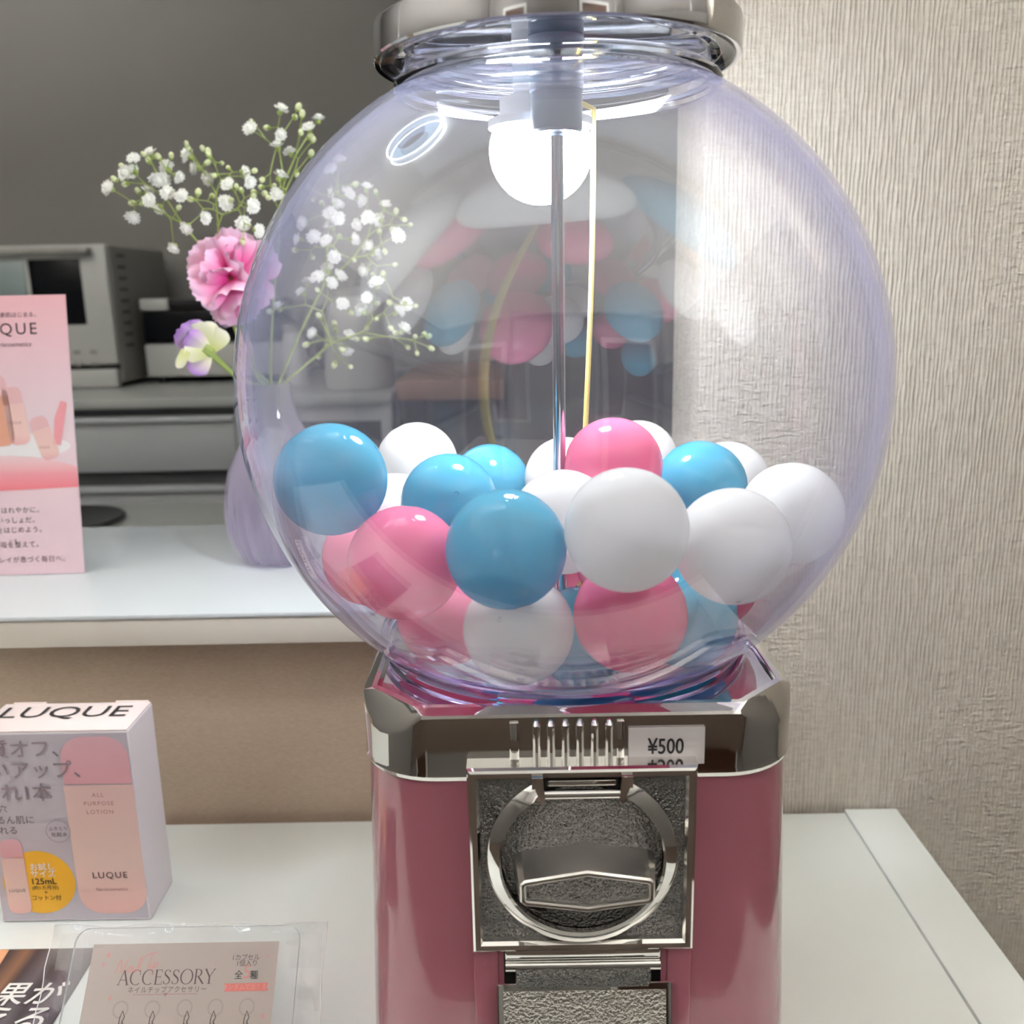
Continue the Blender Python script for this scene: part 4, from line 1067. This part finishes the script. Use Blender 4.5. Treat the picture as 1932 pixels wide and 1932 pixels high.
ribbons('rule_line', [[(ax_, ay_, .00025), (bx_, by_, .00025)]], fsn, M_print_soft, card, .0006)
ha, hb_ = sp(313, 1876)
flat('heart_mark', [(ha, hb_ - .0011), (ha + .0011, hb_ + .0002), (ha + .0008, hb_ + .0008), (ha, hb_ + .0004), (ha - .0008, hb_ + .0008), (ha - .0011, hb_ + .0002)], fsn, M_print_soft, card, .0007)
a, b = sp(465, 1811); letters('count_print', '1\u30ab\u30d7\u30bb\u30eb', fsn, a, b, .0034, M_print, card, 'C', c=.0006)
a, b = sp(466, 1822); letters('count_print', '1\u500b\u5165\u308a', fsn, a, b, .0034, M_print, card, 'C', c=.0006)
a, b = sp(450, 1846); letters('count_print', '\u5168', fsn, a, b, .0046, M_ink, card, 'C', c=.0006, bold=.01)
a, b = sp(465, 1846); letters('count_print', '5', fsn, a, b, .0092, M_rose, card, 'C', c=.0006)
a, b = sp(479, 1846); letters('count_print', '\u7a2e', fsn, a, b, .0046, M_ink, card, 'C', c=.0006, bold=.01)
q = [sp(*p) for p in ((423, 1871), (506, 1869), (503, 1862), (506, 1854), (423, 1856), (426, 1863))]
rb = flat('ribbon_print', q, fsn, mat('ribbon_red', (206, 104, 98), .5), card, .0006)
a, b = sp(465, 1866); letters('ribbon_text', '\u30e9\u30f3\u30c0\u30e0\u3067\u5f53\u305f\u308b!!', fsn, a, b, .0030, mat('ribbon_ink', (224, 150, 140), .5), card, 'C', c=.0008)
M_ringprint = mat('ring_print', (160, 148, 142), .4)
M_clasp = mat('clasp_print', (74, 62, 54), .4)
for x, y, cx in ((228, 1905, 232), (288, 1904, 289), (349, 1902, 354), (407, 1901, 404), (466, 1900, 467)):
    a, b = sp(x, y); rr = sp(x + 15, y)[0] - a
    ring2('ring_print', a, b, rr * .80, rr, fsn, M_ringprint, card, c=.0006)
    ca_, cb2 = sp(cx, 1924)
    ribbons('clasp_print', [[(ca_ - .0006, cb2 + .0042, .0004), (ca_ - .0016, cb2 + .001, .0006), (ca_ - .0018, cb2 - .003, .0006), (ca_ - .001, cb2 - .0065, .0007)],
                            [(ca_ - .0006, cb2 + .0042, .0004), (ca_ + .0008, cb2 + .0012, .0006), (ca_ - .0002, cb2 - .001, .0009), (ca_ + .0010, cb2 - .003, .0006), (ca_ + .0006, cb2 - .0065, .0007)],
                            [(ca_ - .0014, cb2 - .002, .0005), (ca_ + .0008, cb2 - .0022, .0005)]], fsn, M_clasp, card, .0007)
def spark(px, py, r):
    a, b = sp(px, py); pts = []
    for i in range(8):
        rr = r if i % 2 == 0 else r * .28; an = math.pi / 4 * i; pts.append((a + rr * math.cos(an) * (.75 if i % 4 == 0 else 1), b + rr * math.sin(an)))
    flat('sparkle_print', pts, fsn, M_rose, card, .0006)
for x, y, r in ((206, 1802, .0021), (196, 1820, .0016), (208, 1884, .0018), (496, 1917, .0018), (505, 1805, .0012), (408, 1817, .0008), (203, 1845, .0008)): spark(x, y, r)
# clear bag: two films joined at the edge, a little crumpled
M_film = clear_sheet('bag_film', (0.975, 0.975, 0.98), (0.80, 0.80, 0.83), 1.55, haze=.015)
M_seam = clear_sheet('bag_seam', (0.88, 0.88, 0.89), (0.75, 0.75, 0.78), 1.6, haze=.12)
bl_, bt_ = sp(103, 1747); br_, bt2 = sp(616, 1741)
rnd = random.Random(5)
def film(c_in, sgn, name):
    mb = P(t); NX, NY = 40, 26; rows = []
    for j in range(NY + 1):
        v = j / NY; row = []
        for i in range(NX + 1):
            u = i / NX
            a = bl_ + (br_ - bl_) * u + .0008 * math.sin(9 * v + 5 * u) * (1 if u in (0, 1) else 0); b = -.004 + (bt_ + (bt2 - bt_) * u + .004) * v + .0012 * math.sin(6.3 * u * 2.2 + 1) * (v ** 8)
            e = min(u, 1 - u) * (br_ - bl_); f_ = min(1, e / .012) * min(1, (1 - v) * .09 / .006)
            cr_ = .0003 * math.sin(23 * u + 17 * v) * math.sin(11 * v - 13 * u) + .00012 * math.sin(61 * u + 31 * v)
            if e < .014 or v > .9: cr_ *= 5.0
            row.append(fsn(a, max(b, 0), c_in * f_ + sgn * .0002 + cr_))
        rows.append(row)
    mb.loft(rows, closed=False)
    return mb.build(name, M_film, t, angle=180)
film(.0036, 1, 'bag_front'); film(-.0044, -1, 'bag_back')
mb = P(t)
edge = [fsn(bl_ + .0006 * math.sin(k * 1.7), max(0, bt_ * (1 - k / 12)), .0002) for k in range(12, -1, -1)] + [fsn(bl_ + (br_ - bl_) * k / 24, bt_ + (bt2 - bt_) * k / 24 + .0009 * math.sin(k * .9), .0003 + .0006 * math.sin(k * 1.3)) for k in range(1, 25)] + [fsn(br_ + .0006 * math.sin(k * 1.3), max(0, bt2 * (1 - k / 12)), .0002) for k in range(1, 13)]
mb.tube(edge, .00028, 5).build('bag_seam', mat('seam_white', (240, 240, 242), .3), t)
for x0, x1, y0, y1 in ((109, 172, 1762, 1832), (548, 612, 1760, 1828)):
    q0 = sp(x0, y1); q1 = sp(x1, y0)
    flat('bag_tape', [(q0[0], q0[1]), (q1[0], q0[1]), (q1[0], q1[1]), (q0[0], q1[1])], fsn, clear_sheet('bag_tape_film' if 'bag_tape_film' not in MATS else 'bag_tape_film2', (0.95, 0.95, 0.955), (0.8, 0.8, 0.82), 1.5, haze=.02), t, .0046)
